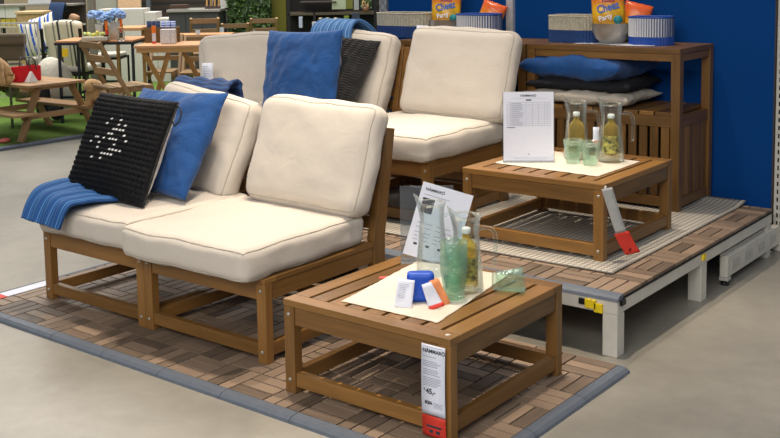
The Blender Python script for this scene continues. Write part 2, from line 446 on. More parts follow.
# decking mesh
def decking(m, x0, y0, nx, ny, z0, z1, ymax=None):
    g = .0028
    for i in range(nx*2):
        for j in range(ny*2):
            X = x0+i*.15; Y = y0+j*.15
            if ymax and Y > ymax-.02: continue
            for k in range(3):
                if (i+j) % 2 == 0: a = (X+g, X+.15-g, Y+k*.05+g, Y+(k+1)*.05-g)
                else: a = (X+k*.05+g, X+(k+1)*.05-g, Y+g, Y+.15-g)
                y1 = min(a[3], ymax) if ymax else a[3]
                if y1 <= a[2]+.004: continue
                m.box(a[0], a[1], a[2], y1, z0, z1, t=random.random())
    return m
deck = thing('floor_decking', 'low wooden parquet decking on the concrete under the front sofa and front table', 'decking', (0, 0, 0))
DX0, DX1 = -.307, 2.093
decking(MB(), DX0, .04, 8, 3, -.012, 0).build('slats', W_DECK, deck, bevel=.0012)
MB().box(DX0, DX1, .04, .94, -.02, -.012).build('tile_base', plain('black_plastic_grid', (24, 22, 20), .8), deck)
def edging(parent, p, q, inward, w=.042, zt=0., zb=-.02):
    p = Vector(p); q = Vector(q); n = Vector(inward)
    d = (q-p).normalized()*.0012
    p = p+d; q = q-d
    m = MB(); P = [p+n*w, p+n*w*.85, p, p+n*w]; A = []
    prof = [(w, zt), (w*.35, zt-.003), (0.004, zt-.011), (0, zb), (w, zb)]
    for e in (p, q):
        A.append([len(m.v)+i for i in range(5)])
        for (a, z) in prof: m.v.append(Vector((e.x+n.x*a, e.y+n.y*a, z)))
    for i in range(5): m.face([A[0][i], A[1][i], A[1][(i+1) % 5], A[0][(i+1) % 5]])
    m.face(A[0][::-1]); m.face(A[1]); return m.build('edging_strip', EDGE, parent)
for k in range(-1, 7): edging(deck, (.3*k-.007+0, -.002, 0), (.3*k+.293, -.002, 0), (0, 1, 0))
for k in range(3): edging(deck, (DX1+.042, .04+.3*k, 0), (DX1+.042, .34+.3*k, 0), (-1, 0, 0))
for k in range(3): edging(deck, (DX0-.042, .04+.3*k, 0), (DX0-.042, .34+.3*k, 0), (1, 0, 0))
edging(deck, (DX1, -.002, 0), (DX1+.042, -.002, 0), (0, 1, 0))
lb = thing('price_strip', 'white and red paper strip lying on the left border of the low decking', 'label', (0, 0, 0))
MB().box(-.303, -.240, .165, .40, .0012, .0030).build('paper', PAPER, lb)
MB().box(-.303, -.240, .07, .165, .0012, .0030).build('red_end', RED, lb)

# raised platform
PX0, PX1, PY0, PY1 = -.93, 2.046, 1.029, 2.60
plat = thing('display_platform', 'low white steel display platform carrying the raised decking', 'platform', (0, 0, FL))
dz = -FL
def pb(name, *a, mat=WHITEP, bev=.002): return MB().box(a[0], a[1], a[2], a[3], a[4]+dz, a[5]+dz).build(name, mat, plat, bevel=bev)
pb('front_rail', PX0, PX1-.004, PY0+.004, PY0+.045, .130, .176)
pb('side_rail', PX1-.045, PX1-.004, PY0+.046, PY1, .132, .176)
pb('side_rail', PX0, PX0+.04, PY0+.046, PY1, .132, .176)
pb('rear_rail', PX0+.041, PX1-.046, PY1-.04, PY1, .132, .176)
pb('plywood_board', PX0+.04, PX1-.046, PY0+.046, PY1-.041, .160, .176, mat=plain('plywood', (150, 120, 84), .7))
for x in (PX1-.06, .9, -.2):
    for y in (PY0+.006, 1.775, PY1-.06): pb('leg', x, x+.055, y, y+.055, FL, .1315 if y > 1.1 else .1295)
for (x, y, h) in ((1.985, 1.021, 0),):
    pass
m = MB(); m.box(1.925, 1.965, PY0-.006, PY0+.003, .140+dz, .170+dz); m.box(1.96, 1.99, PY0-.006, PY0+.003, .130+dz, .160+dz, t=.5); m.build('yellow_tape', YEL, plat)
MB().box(PX1-.003, PX1+.004, 1.77, 1.80, .150+dz, .172+dz).build('yellow_tape', YEL, plat)
MB().box(1.90, 1.935, PY0-.004, PY0+.003, .148+dz, .168+dz).build('black_clip', BLACKM, plat)
MB().box(PX1-.003, PX1+.006, PY0+.02, PY0+.05, .160+dz, .178+dz).build('black_clip', BLACKM, plat)
deck2 = thing('floor_decking', 'raised parquet decking on the white platform under the rear sofa, shelves and rear table', 'decking', (0, 0, PZ-.02))
decking(MB(), PX1-.3*10, PY0+.042, 10, 6, .008, .02, ymax=PY1).build('slats', W_DECK, deck2, bevel=.0012)
MB().box(PX0+.01, PX1-.001, PY0+.042, PY1-.005, 0, .008).build('tile_base', MATS['black_plastic_grid'], deck2)
for k in range(10):
    e = edging(deck2, (PX1-.3*(k+1), PY0, 0), (PX1-.3*k, PY0, 0), (0, 1, 0), zt=.02, zb=-.001)

# rug
def rug_material():
    m, nt, b = nodes('flatwoven_rug')
    uv = N(nt, 'ShaderNodeUVMap'); uv.uv_map = 'UVMap'
    mp = N(nt, 'ShaderNodeMapping'); mp.inputs['Rotation'].default_value = (0, 0, R(45)); mp.inputs['Scale'].default_value = (62, 62, 1)
    nt.links.new(uv.outputs['UV'], mp.inputs['Vector'])
    ch = N(nt, 'ShaderNodeTexChecker', Scale=1.)
    ch.inputs['Color1'].default_value = lin((196, 190, 178)); ch.inputs['Color2'].default_value = lin((142, 137, 128))
    nt.links.new(mp.outputs['Vector'], ch.inputs['Vector'])
    wv = N(nt, 'ShaderNodeTexWave', Scale=60.); nt.links.new(uv.outputs['UV'], wv.inputs['Vector'])
    mx = N(nt, 'ShaderNodeMixRGB'); mx.blend_type = 'MULTIPLY'; mx.inputs[0].default_value = .25
    nt.links.new(ch.outputs['Color'], mx.inputs[1]); nt.links.new(wv.outputs['Color'], mx.inputs[2])
    nt.links.new(mx.outputs[0], b.inputs['Base Color']); b.inputs['Roughness'].default_value = .95
    bp = N(nt, 'ShaderNodeBump', Strength=.4, Distance=.004); nt.links.new(ch.outputs['Fac'], bp.inputs['Height']); nt.links.new(bp.outputs['Normal'], b.inputs['Normal'])
    return m
def rugfn(u, v):
    x = .15+u*1.768; y = 1.245+v*1.37
    z = PZ+.005 + max(0, math.sin(x*9+y*3))*0.003*(1-abs(v-.5))
    if v > .93: z += (v-.93)*.18
    return (x, y, z)
rug = MB().grid(rugfn, 60, 50, (1.77, 1.37)).build('rug', rug_material(), solid=.006)
tag(rug, 'flat-woven grey and white patterned rug on the raised decking under the rear table', 'rug')

# perforated rack upright at the right border
rk = thing('rack_upright', 'white slotted steel rack upright with a low base arm beside the blue wall', 'rack', (2.027, 2.725, FL))
m = MB(); m.box(-.01, .09, -.03, .05, 0, 3.3); m.build('upright', WHITEP, rk, bevel=.003)
m = MB().mat(BLACKM)
for k in range(86):
    z = .12+k*.037
    m.box(.004, .011, -.0312, -.0300, z, z+.02); m.box(.020, .027, -.0312, -.0300, z, z+.02)
m.build('slots', BLACKM, rk)
m = MB(); m.box(-.012, .022, -.69, -.031, .035, .125); m.build('base_arm', WHITEP, rk, bevel=.004)
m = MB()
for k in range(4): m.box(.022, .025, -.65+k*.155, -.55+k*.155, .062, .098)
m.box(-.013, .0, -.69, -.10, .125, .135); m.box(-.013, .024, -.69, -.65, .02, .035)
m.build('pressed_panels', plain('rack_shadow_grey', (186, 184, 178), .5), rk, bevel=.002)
MB().lathe([(.018, 0), (.018, .01), (.008, .012), (.008, .022)], (.005, -.67, 0), 12).build('foot', BLACKM, rk)

# ------------------------------------------------------------------ sofa sections
SW = .6285
def sofa_section(label):
    t = thing('sofa_section', label, 'sofa', group=None)
    def p(name, *a, M=None): return MB().box(*a, M=M).build(name, W_FURN, t, bevel=.002)
    w = SW-.001
    def legp(x, y0, y1, bolt=True):
        lg = MB().box(x, x+.042, y0, y1, 0, .275).build('leg', W_FURN, t, bevel=.002)
        if bolt:
            for z in (.04, .25):
                MB().lathe([(.0055, 0), (.0055, .003), (.003, .0035)], (0, 0, 0), 10).build('bolt', BOLT, lg, loc=(x+.021, y0, z), rot=(R(90), 0, 0))
    legp(.001, 0, .034); legp(w-.042, 0, .034)
    # rails
    p('front_rail', .0435, w-.0425, .004, .030, .216, .274); p('front_rail', .0435, w-.0425, .004, .030, .022, .066)
    p('rear_rail', .0435, w-.0425, .600, .626, .022, .066)
    for x in (.004, w-.034):
        p('side_rail', x, x+.028, .0345, .575, .216, .274); p('side_rail', x, x+.028, .0345, .575, .022, .066)
    # seat frame
    p('seat_board', .001, w, -.002, .055, .2755, .293)
    for x in (.001, w-.05): p('seat_board', x, x+.049, .0555, .575, .2755, .293)
    m = MB()
    for k in range(6): m.box(.052, w-.052, .072+k*.083, .072+k*.083+.062, .2765, .291)
    m.build('seat_slats', W_FURN, t, bevel=.0015)
    # leaning back posts
    for x in (.002, w-.036):
        m = MB(); A = [(0, .578, 0), (0, .578, .30), (0, .660, .715), (0, .716, .705), (0, .645, .30), (0, .645, 0)]
        b = len(m.v)
        for dx in (x, x+.034):
            for q in A: m.v.append(Vector((dx, q[1], q[2])))
        uvz = lambda q, o=random.random()*9: (q[2]+o, q[1])
        m.face([b+i for i in range(6)][::-1], [uvz(q) for q in A][::-1]); m.face([b+6+i for i in range(6)], [uvz(q) for q in A])
        for i in range(6):
            j = (i+1) % 6; m.face([b+i, b+j, b+6+j, b+6+i], [uvz(A[i]), uvz(A[j]), uvz(A[j]), uvz(A[i])])
        m.build('back_post', W_FURN, t, bevel=.002)
    lean = math.atan2(.082, .415)
    m = MB()
    for k in range(6):
        z = .335+k*.064; y = .640+(z-.30)*math.tan(math.atan2(.06, .405))
        M = Matrix.Translation((0, y-.040, z)) @ Matrix.Rotation(-lean*.8, 4, 'X')
        m.box(.037, w-.037, -.008, .008, 0, .048, M)
    m.build('back_slats', W_FURN, t, bevel=.0015)
    return t
s0 = sofa_section('brown wooden sofa section at the left end of the front sofa, throw over its cushion')
s0.location = (-.1013, .2534, 0)
s1 = dup(s0, 'brown wooden sofa section at the right end of the front sofa, beside the front table', (-.1013+SW, .2534, 0))
RX = .984-3*SW; RY = 1.42
labs = ['brown wooden sofa section at the left end of the rear sofa on the platform',
        'middle brown wooden section of the rear sofa, striped throw over its back',
        'brown wooden sofa section at the right end of the rear sofa, beside the rear table']
for k in range(3): dup(s0, labs[k], (RX+k*SW, RY, PZ))
# seat cushions
ST = .115
def seat(x, y, z, label, seed, w=.615):
    return cushion('seat_cushion', label, w, .635, ST, .034, (.006, .006, .012), (x, y, z+.293+ST/2-.001), (0, 0, R(random.uniform(-1, 1))), seed, seam_axis=2)
seat(.226, .515, 0, 'beige box seat cushion at the left of the front sofa, blue throw on its corner', 1., .575)
seat(.832, .475, 0, 'bare beige box seat cushion at the right of the front sofa', 2., .635)
seat(RX+.31, RY+.23, PZ, 'beige box seat cushion at the left of the rear sofa, mostly hidden', 3.)
seat(RX+SW+.31, RY+.23, PZ, 'beige box seat cushion under the pillows of the rear sofa', 4.)
seat(RX+2*SW+.345, RY+.255, PZ, 'bare beige box seat cushion at the right of the rear sofa', 5.)
def back(x, y, z, label, seed, lean=-15, roll=0, yaw=0, w=.58, h=.42, t=.115):
    return cushion('back_cushion', label, w, t, h, .05, (.008, .018, .010), (x, y, z), (R(lean), R(roll), R(yaw)), seed, seam_axis=1, wr=.0045)
back(.215, .825, .60, 'beige back cushion at the left of the front sofa, behind the blue pillow', 11., -22, 6, -2)
back(.885, .808, .605, 'large plain beige back cushion at the right of the front sofa', 12., -19, 1, 0, .59)
back(-.50, 1.82, .762, 'beige back cushion at the far left of the rear sofa', 13., -14, -1, 52, .50)
back(.05, 1.99, .785, 'beige back cushion in the middle of the rear sofa, striped throw over its top', 14., -19, 3, 0)
back(.755, 1.99, .805, 'large plain beige back cushion at the right of the rear sofa, before the shelves', 15., -17, 1.5, 0, .60, .435)

# scatter pillows
def pillow(name, label, m, mat, loc, rot):
    o = m.build(name, mat, loc=loc, rot=rot, weld=.0004); return tag(o, label, 'pillow')
pillow('throw_pillow', 'royal blue cotton pillow on the front sofa behind the black woven pillow', pillow_mesh(.54, .47, .15, .06, 3., .006), F_BLUE, (.215, .625, .622), (R(-33), R(-1), R(0)))
# woven pillow
def weave_mat():
    m, nt, b = nodes('black_woven_bands')
    uv = N(nt, 'ShaderNodeUVMap'); uv.uv_map = 'UVMap'
    sx = N(nt, 'ShaderNodeSeparateXYZ'); nt.links.new(uv.outputs['UV'], sx.inputs['Vector'])
    hole = []
    for i in (0, 1):
        a = N(nt, 'ShaderNodeMath', operation='FRACT'); nt.links.new(sx.outputs[i], a.inputs[0])
        c = N(nt, 'ShaderNodeMath', operation='GREATER_THAN'); c.inputs[1].default_value = .62 if i == 0 else .6
        nt.links.new(a.outputs[0], c.inputs[0]); hole.append(c)
    mul = N(nt, 'ShaderNodeMath', operation='MULTIPLY'); nt.links.new(hole[0].outputs[0], mul.inputs[0]); nt.links.new(hole[1].outputs[0], mul.inputs[1])
    # the lining shows only where the bands have been pulled apart (one worn patch, and stray cells)
    ds = N(nt, 'ShaderNodeVectorMath', operation='DISTANCE'); ds.inputs[1].default_value = (11.5, 10.5, 0)
    nt.links.new(uv.outputs['UV'], ds.inputs[0])
    nz = N(nt, 'ShaderNodeTexWhiteNoise'); fl_ = N(nt, 'ShaderNodeVectorMath', operation='FLOOR')
    nt.links.new(uv.outputs['UV'], fl_.inputs[0]); nt.links.new(fl_.outputs[0], nz.inputs['Vector'])
    ad = N(nt, 'ShaderNodeMath', operation='MULTIPLY_ADD'); ad.inputs[1].default_value = .16; nt.links.new(ds.outputs['Value'], ad.inputs[0]); nt.links.new(nz.outputs['Value'], ad.inputs[2])
    lt = N(nt, 'ShaderNodeMath', operation='LESS_THAN'); lt.inputs[1].default_value = .95; nt.links.new(ad.outputs[0], lt.inputs[0])
    m2 = N(nt, 'ShaderNodeMath', operation='MULTIPLY'); nt.links.new(mul.outputs[0], m2.inputs[0]); nt.links.new(lt.outputs[0], m2.inputs[1])
    mx = N(nt, 'ShaderNodeMixRGB'); nt.links.new(m2.outputs[0], mx.inputs[0])
    mx.inputs[1].default_value = lin((14, 15, 18)); mx.inputs[2].default_value = lin((205, 205, 205))
    nt.links.new(mx.outputs[0], b.inputs['Base Color']); b.inputs['Roughness'].default_value = .8; b.inputs['Specular IOR Level'].default_value = .2
    return m
def weave(u, v, sg):
    if sg < 0: return 0
    a = u*24; b = v*20; i = int(a); j = int(b)
    fa = math.sin((a-i)*PI); fb = math.sin((b-j)*PI)
    if True: return .0085*((fa*.55+.45)*(fb**.8) if (i+j) % 2 else (fb*.55+.45)*(fa**.8)) - .002
    return .0065*((fa**.5)*(.4+.6*fb) if (i+j) % 2 else (fb**.5)*(.4+.6*fa)) if True else 0
wp = thing('woven_pillow', 'black basket-woven pillow with white back leaning at the left of the front sofa', 'pillow', (.16, .455, .615), (R(-26), R(1), R(-1)))
def pm(w, h, t, **k):
    return pillow_mesh(w, h, t, **k)
mm = pillow_mesh(.50, .43, .12, .04, 5., .003, n=144, extra=weave, sides=(1,))
mm.uv = [[(a*24, b*20) for a, b in q] for q in mm.uv]
mm.build('woven_front', weave_mat(), wp)
pillow_mesh(.50, .43, .17, .04, 5., .003, n=30, sides=(-1,)).build('white_back', F_WHITE, wp)
MB().tube([(-.25, .002, -.21), (-.242, .002, 0), (-.248, .002, .212), (0, .002, .208), (.25, .002, .212), (.242, .002, 0), (.25, .002, -.212), (0, .002, -.208)], .005, 6, closed=True).build('piping', F_BLACK, wp)
MB().tube([(.245, 0, .20), (.275, .0, .19), (.292, .0, .165), (.29, 0, .135), (.275, 0, .12), (.245, 0, .14)], .003, 8).build('hanging_loop', BLACKM, wp)

T_BLUE = stripes('blue_striped_cotton', [(24, 76, 138), (84, 134, 182), (24, 76, 138), (64, 116, 168), (20, 66, 124)], [0, .40, .5, .74, .82], 11, 1)
T_BLUE2 = stripes('blue_striped_cotton_fine', [(64, 110, 164), (116, 160, 204), (46, 92, 148)], [0, .6, .82], 11, 1)
drape('throw_blanket', 'blue throw with pale stripes hanging over the left corner of the front sofa seat',
      [(.08, .50, .43), (-.05, .42, .462), (-.09, .32, .466), (-.092, .22, .446), (-.078, .152, .352)],
      [(.28, .40, .425), (.24, .31, .435), (.225, .23, .442), (.22, .155, .434), (.20, .125, .352)], T_BLUE, ripple=.010, freq=3.5, thick=.012, n=(50, 70), uvs=(1, 1))
drape('throw_blanket', 'dark blue ribbed throw over the back of the left front sofa section',
      [(-.10, .88, .66), (-.10, .955, .80), (-.10, 1.03, .815), (-.10, 1.06, .60)],
      [(.26, .88, .66), (.26, .955, .80), (.26, 1.03, .815), (.26, 1.06, .60)], stripes('navy_ribbed_throw', [(40, 74, 124), (26, 48, 88)], [0, .5], 12, 0), freq=3, thick=.014)
drape('throw_blanket', 'light blue throw with pale stripes over the middle back cushion of the rear sofa',
      [(-.17, 1.95, .86), (-.19, 2.00, 1.00), (-.17, 2.09, 1.035), (-.17, 2.19, .97), (-.17, 2.2, .80)],
      [(.11, 1.95, .90), (.09, 1.99, 1.01), (.09, 2.07, 1.04), (.11, 2.17, .96), (.11, 2.2, .80)], T_BLUE2, ripple=.006, freq=5, thick=.014, n=(44, 60))
pillow('throw_pillow', 'bright blue pillow propped between two beige cushions of the rear sofa', pillow_mesh(.50, .47, .15, .06, 8., .006), F_BLUE, (-.045, 1.745, .778), (R(-12), R(-2), R(2)))
def rib(u, v, sg): return .004*math.sin(v*PI*60+math.sin(u*70)*1.2)
pillow('throw_pillow', 'black ribbed pillow behind the bright blue pillow on the rear sofa', pillow_mesh(.46, .43, .14, .05, 9., .004, n=110, extra=rib), F_BLACK, (.06, 1.85, .785), (R(-33), R(4), R(-2)))

# ------------------------------------------------------------------ slatted tables
TS, TH = .628, .298
def coffee_table(label, loc):
    t = thing('coffee_table', label, 'table', loc)
    for (x, y) in ((0, 0), (TS-.042, 0), (0, TS-.034), (TS-.042, TS-.034)):
        lg = MB().box(x, x+.042, y, y+.034, 0, TH-.022).build('leg', W_FURN, t, bevel=.002)
        f = y == 0
        for z in (.043, .252):
            MB().lathe([(.0055, 0), (.0055, .003), (.003, .0035)], (0, 0, 0), 10).build('bolt', BOLT, lg, loc=(x+.021, y if f else y+.034, z), rot=(R(90 if f else -90), 0, 0))
    def p(name, *a): MB().box(*a).build(name, W_FURN, t, bevel=.002)
    for y in (.004, TS-.030): p('apron', .0425, TS-.0425, y, y+.026, .218, TH-.0225)
    for x in (.004, TS-.030): p('apron', x, x+.026, .0345, TS-.0345, .218, TH-.0225)
    for y in (.004, TS-.030): p('stretcher', .0425, TS-.0425, y, y+.026, .021, .066)
    for x in (.004, TS-.030): p('stretcher', x, x+.026, .0345, TS-.0345, .021, .066)
    m = MB(); z0, z1 = TH-.022, TH
    m.box(-.001, TS+.001, -.001, .052, z0, z1); m.box(-.001, TS+.001, TS-.052, TS+.001, z0, z1)
    ns = 9; wd = (TS+.002-.012*(ns-1))/ns
    for k in range(ns):
        x = -.001+k*(wd+.012); m.box(x, x+wd, .053, TS-.053, z0, z1)
    m.build('slatted_top', W_FURN, t, bevel=.002)
    return t
T1 = (1.3524, .1356, 0); T2 = (1.2016, 1.3503, PZ+.004)
ct1 = coffee_table('low slatted wooden table on the low decking with a price tag on its leg', T1)
ct2 = dup(ct1, 'low slatted wooden table on the patterned rug of the raised platform', T2)
Z1 = TH; Z2 = T2[2]+TH
# tags
def quadM(o, x, y): return frame(o, x, y)
tg = thing('price_tag', 'long white price tag with red end hanging down the near leg of the front table', 'price tag', (1.890, .129, -.004))
def tagf(u, v): return (u*.08, -.002-.004*math.sin(v*3)+.0*u, .012+v*.265)
MB().grid(lambda u, v: tagf(u, .245+v*.755), 2, 14, (1, 1)).build('white_sheet', PAPER, tg, solid=.0006)
MB().grid(lambda u, v: tagf(u, v*.235), 2, 6).build('red_sheet', RED, tg, solid=.0006)
def onTag(x, v, dy=.0012): q = tagf(0, v); return frame((x, q[1]-dy, q[2]), (1, 0, 0), (0, 0, 1))
text(tg, 'heading', 'NÄMMARÖ', .0148, onTag(.005, .915), INK, bold=.0003)
text(tg, 'price', '45,-', .021, onTag(.016, .475), INK, bold=.0005); text(tg, 'euro_sign', '€', .010, onTag(.008, .50), INK)
text(tg, 'shop_mark', 'IKEA', .012, onTag(.012, .36), INK, bold=.0006)
m = MB()
for (v0, v1, wd) in ((.975, .978, .066), (.87, .873, .045)): m.box(.006, .006+wd, tagf(0, v0)[1]-.0014, tagf(0, v0)[1]-.0008, tagf(0, v0)[2], tagf(0, v1)[2]+.0006)
for k in range(16):
    if k in (4, 9): continue
    v = .82-k*.0175; wd = random.uniform(.045, .066)
    m.box(.006, .006+wd, tagf(0, v)[1]-.0014, tagf(0, v)[1]-.0008, tagf(0, v)[2], tagf(0, v)[2]+.0012)
for k in range(4): m.box(.042, .07, tagf(0, .38-k*.015)[1]-.0014, tagf(0, .38)[1]-.0008, tagf(0, .38-k*.015)[2], tagf(0, .38-k*.015)[2]+.001)
m.build('small_print', GREYINK, tg)
m = MB()
m.box(.018, .056, -.0040, -.0026, .055, .0565); m.box(.014, .066, -.0040, -.0026, .040, .046)
m.box(.024, .036, -.0038, -.0024, .024, .033); m.box(.046, .060, -.0038, -.0024, .024, .033)
m.build('red_sheet_print', INK, tg)
MB().lathe([(.009, 0), (.009, .003), (.003, .005)], (0, 0, 0), 14).build('pin', WHITEP, tg, loc=(.063, .035, TH+.0005))
tg2 = thing('price_tag', 'grey curling price tag with red end hanging from the rear table corner', 'price tag', (1.8345, 1.352, Z2-.01))
def tf2(u, v):  # curls outwards as it falls
    s = v
    return Vector((.004+.004*math.sin(s*6)+.055*s*s+u*.045, -.035+u*.050+.11*s, -.262*s+.01*u))
MB().grid(lambda u, v: tf2(u*.62+.3*v*0, v*.68), 3, 14).build('paper', plain('grey_tag_paper', (186, 186, 184), .7), tg2, solid=.0006)
MB().grid(lambda u, v: tf2(u*.85-.1, .68+v*.32), 3, 8).build('red_end', RED, tg2, solid=.0006)
m = MB(); q = tf2(.3, .93); m.box(q.x+.002, q.x+.004, q.y-.01, q.y+.01, q.z-.008, q.z+.004); m.build('print', plain('dark_red_ink', (120, 20, 18), .7), tg2)
MB().lathe([(.008, 0), (.008, .003), (.003, .005)], (0, 0, 0), 14).build('pin', WHITEP, tg2, loc=(.001, .0, -.001), rot=(0, R(90), 0))

# cloths on the tables
CLOTH = fabric('cream_canvas', (226, 214, 196), wr=.2)
def cloth(label, quad, z, seed):
    q = [Vector((a, b, z)) for a, b in quad]
    def fn(u, v):
        p = (q[0].lerp(q[1], u)).lerp(q[3].lerp(q[2], u), v)
        e = min(u, 1-u, v, 1-v)
        jag = .004*noise.noise(Vector((p.x*60, p.y*60, seed))) if e < .02 else 0
        return p + Vector((jag, jag, .0022+abs(noise.noise(Vector((p.x*9, p.y*9, seed))))*.003*(1 if e > .03 else .3)))
    return tag(MB().grid(fn, 40, 40).build('table_runner', CLOTH, solid=.0016), label, 'table cloth')
cloth('cream canvas cloth on the front table under the pitchers', [(1.525, .212), (1.878, .222), (1.795, .735), (1.45, .70)], Z1, 1.)
cloth('cream canvas cloth on the rear table under glasses and sign', [(1.262, 1.497), (1.745, 1.472), (1.749, 1.848), (1.27, 1.87)], Z2, 2.)
ZC = .0045

# glassware
def pitcher(label, loc, rz, bottle=True, bl=None):
    t = thing('glass_pitcher', label, 'pitcher', loc, rz); t.scale = (1.0, 1.0, .95)
    outer = [(.0, 0), (.045, 0), (.052, .004), (.054, .012), (.051, .06), (.046, .12), (.042, .17), (.040, .195), (.0405, .21), (.043, .235), (.047, .255)]
    inner = [(r-.0028, z) for r, z in outer[::-1][:-2]][:-1] + [(.046, .016), (.0, .014)]
    prof = outer + inner
    def fn(r, z, th):
        if z > .2:
            k = (z-.2)/.055; d = max(0, math.cos(th))**6
            return r*(1+.30*k*d), z+.030*k*d
        return r, z
    MB().lathe(prof, (0, 0, 0), 36, fn=fn).build('body', CLEAR, t)
    MB().tube([(-.038, 0, .205), (-.055, 0, .212), (-.078, 0, .208), (-.090, 0, .190), (-.092, 0, .16), (-.090, 0, .11), (-.087, 0, .085)], [.006, .0065, .007, .007, .0065, .006, .005], 10).build('handle', CLEAR, t)
    return t
def bottle(label, loc, h=.18, r=.035, cap=True, lab=None):
    t = thing('drink_bottle', label, 'bottle', loc)
    pr = [(0, 0), (r, 0), (r+.001, .006), (r, h*.62), (r*.92, h*.70), (r*.6, h*.78), (.012, h*.84), (.0115, h*.93)]
    MB().lathe(pr, (0, 0, 0), 24).build('drink', LIQ, t)
    MB().lathe([(.014, h*.93), (.0145, h*.94), (.0145, h*1.01), (.011, h*1.03), (0, h*1.03)], (0, 0, 0), 20).build('cap', plain('white_cap', (235, 235, 232), .5), t)
    if lab:
        n = 16; m = MB()
        m.grid(lambda u, v: ((r+.0016)*math.cos(-2.2+u*2.4), (r+.0016)*math.sin(-2.2+u*2.4), h*.12+v*h*.42), n, 2)
        m.build('flower_label', lab, t)
    return t
FLOWER = plain('flower_label_print', (206, 184, 84), .6, 0, .55, 70)
glass_prof = [(0, 0), (.024, 0), (.026, .004), (.030, .03), (.034, .06), (.0375, .092), (.0362, .0925), (.033, .062), (.0285, .03), (.024, .012), (0, .010)]
def green_glass(label, loc, rot=(0, 0, 0), group=None, sc=1.):
    o = MB().lathe([(a*sc, b*sc) for a, b in glass_prof], (0, 0, 0), 28).build('drinking_glass', GREENG, loc=loc, rot=rot)
    return tag(o, label, 'glass', group)
# front table
pitcher('empty clear glass pitcher on the front table in front of the tilted sign', (1.588, .600, Z1+ZC), R(218))
pitcher('clear glass pitcher holding a yellow bottle on the front table', (1.780, .515, Z1+ZC), R(218))
bottle('yellow drink bottle with white cap standing in the front table pitcher', (1.780, .515, Z1+ZC+.0165), .18, .036, lab=FLOWER)
g = green_glass('pale green bubbled glass at the bottom of the stack on the front table', (1.790, .432, Z1+ZC), sc=1.15)
gl = ['second green glass from the bottom of the stack on the front table', 'third green glass from the bottom of the stack on the front table', 'topmost green glass of the stack on the front table']
for k in range(3): dup(g, gl[k], (1.790, .432, Z1+ZC+.024*(k+1)))
d = (Vector((1.955, .640, 0))-Vector((1.852, .590, 0))); d.normalize()
a = math.atan2(d.y, d.x)
gf = green_glass('pale green bubbled glass lying on its side at the right of the front table', (1.838, .576, Z1+.029), sc=1.06)
zax = (d*1.0+Vector((0, 0, .10))).normalized(); gf.rotation_mode = 'QUATERNION'; gf.rotation_quaternion = zax.to_track_quat('Z', 'Y')
# sign of the front table
def sign(label, loc, rz, lean, w, h, ptilt=0., table=False, head='NÄMMARÖ'):
    t = thing('sign_holder', label, 'sign', loc, (0, 0, rz))
    L = Matrix.Rotation(-lean, 4, 'X')
    m = MB(); m.box(-w/2, w/2, -.003, -.001, 0, h, L); m.box(-w/2, w/2, .001, .003, 0, h, L); m.build('clear_panel', ACRYL, t, bevel=.0006)
    m = MB(); m.box(-w/2, w/2, -.03, .05, 0, .002); m.build('clear_foot', ACRYL, t)
    PM = L @ Matrix.Translation((.0, -.0045 if ptilt else -.0045, .004)) @ Matrix.Rotation(ptilt, 4, 'Y')
    pw, ph = w*.97, h*.99
    PMb = PM
    sh = MB().box(-pw/2, pw/2, -.0006, .0002, 0, ph, PMb).build('paper_sheet', PAPER, t)
    def T(x, z): return PMb @ Matrix.Translation((x, -.0010, z)) @ Matrix.Rotation(R(90), 4, 'X')
    if table:
        text(t, 'heading', head, pw*.062, T(0, ph*.93), INK, align='CENTER', bold=.0003)
        m = MB(); z = ph
        m.box(-pw*.35, pw*.4, -.0012, -.0007, ph*.905, ph*.907, PMb)
        for k in range(13): m.box(-pw*.43, pw*.43, -.0012, -.0007, ph*(.845-k*.028), ph*(.845-k*.028)+.0007, PMb)
        for x in (-.43, -.36, -.05, .08, .2, .32, .38, .43): m.box(pw*x, pw*x+.0007, -.0012, -.0007, ph*.51, ph*.846, PMb)
        for k in range(12):
            m.box(-pw*.34, -pw*random.uniform(.1, .2), -.0012, -.0007, ph*(.828-k*.028), ph*(.828-k*.028)+.0016, PMb)
        m.box(-pw*.43, pw*.4, -.0012, -.0007, ph*.05, ph*.052, PMb); m.box(-pw*.3, pw*.35, -.0012, -.0007, ph*.03, ph*.032, PMb)
        m.build('price_table', GREYINK, t)
        m = MB(); m.box(-pw*.05, pw*.06, -.0013, -.0008, ph*.872, ph*.889, PMb); m.box(-pw*.43, -pw*.27, -.0013, -.0008, ph*.478, ph*.486, PMb); m.box(-pw*.01, pw*.02, -.0013, -.0008, ph*.09, ph*.10, PMb)
        m.build('bold_lines', INK, t)
    else:
        text(t, 'heading', head, pw*.075, T(-pw*.42, ph*.90), INK, bold=.0004)
        m = MB().mat(INK); m.box(-pw*.42, -pw*.18, -.0012, -.0007, ph*.60, ph*.80, PMb)
        m.mat(GREYINK)
        m.box(-pw*.42, pw*.1, -.0012, -.0007, ph*.84, ph*.848, PMb)
        for zz in (.46, .40, .33, .28, .23): 
            for xx in (-.40, -.22, -.02, .16): m.box(pw*xx, pw*(xx+random.uniform(.08, .16)), -.0012, -.0007, ph*zz, ph*zz+.0022, PMb)
        m.mat(INK)
        for xx in (-.36, -.12, .12): m.box(pw*xx, pw*(xx+.07), -.0012, -.0007, ph*.16, ph*.19, PMb)
        m.build('print', None, t)
    return t
p0 = Vector((1.409, .667)); p1_ = Vector((1.560, .780)); c_ = (p0+p1_)/2
sign('clear acrylic sign holder with a tilted white product sheet on the front table', (1.479, .722, Z1+.0005), math.atan2(.113, .151), R(6), .185, .262, R(17))
c_ = ((1.282+1.46)/2, (1.516+1.632)/2)
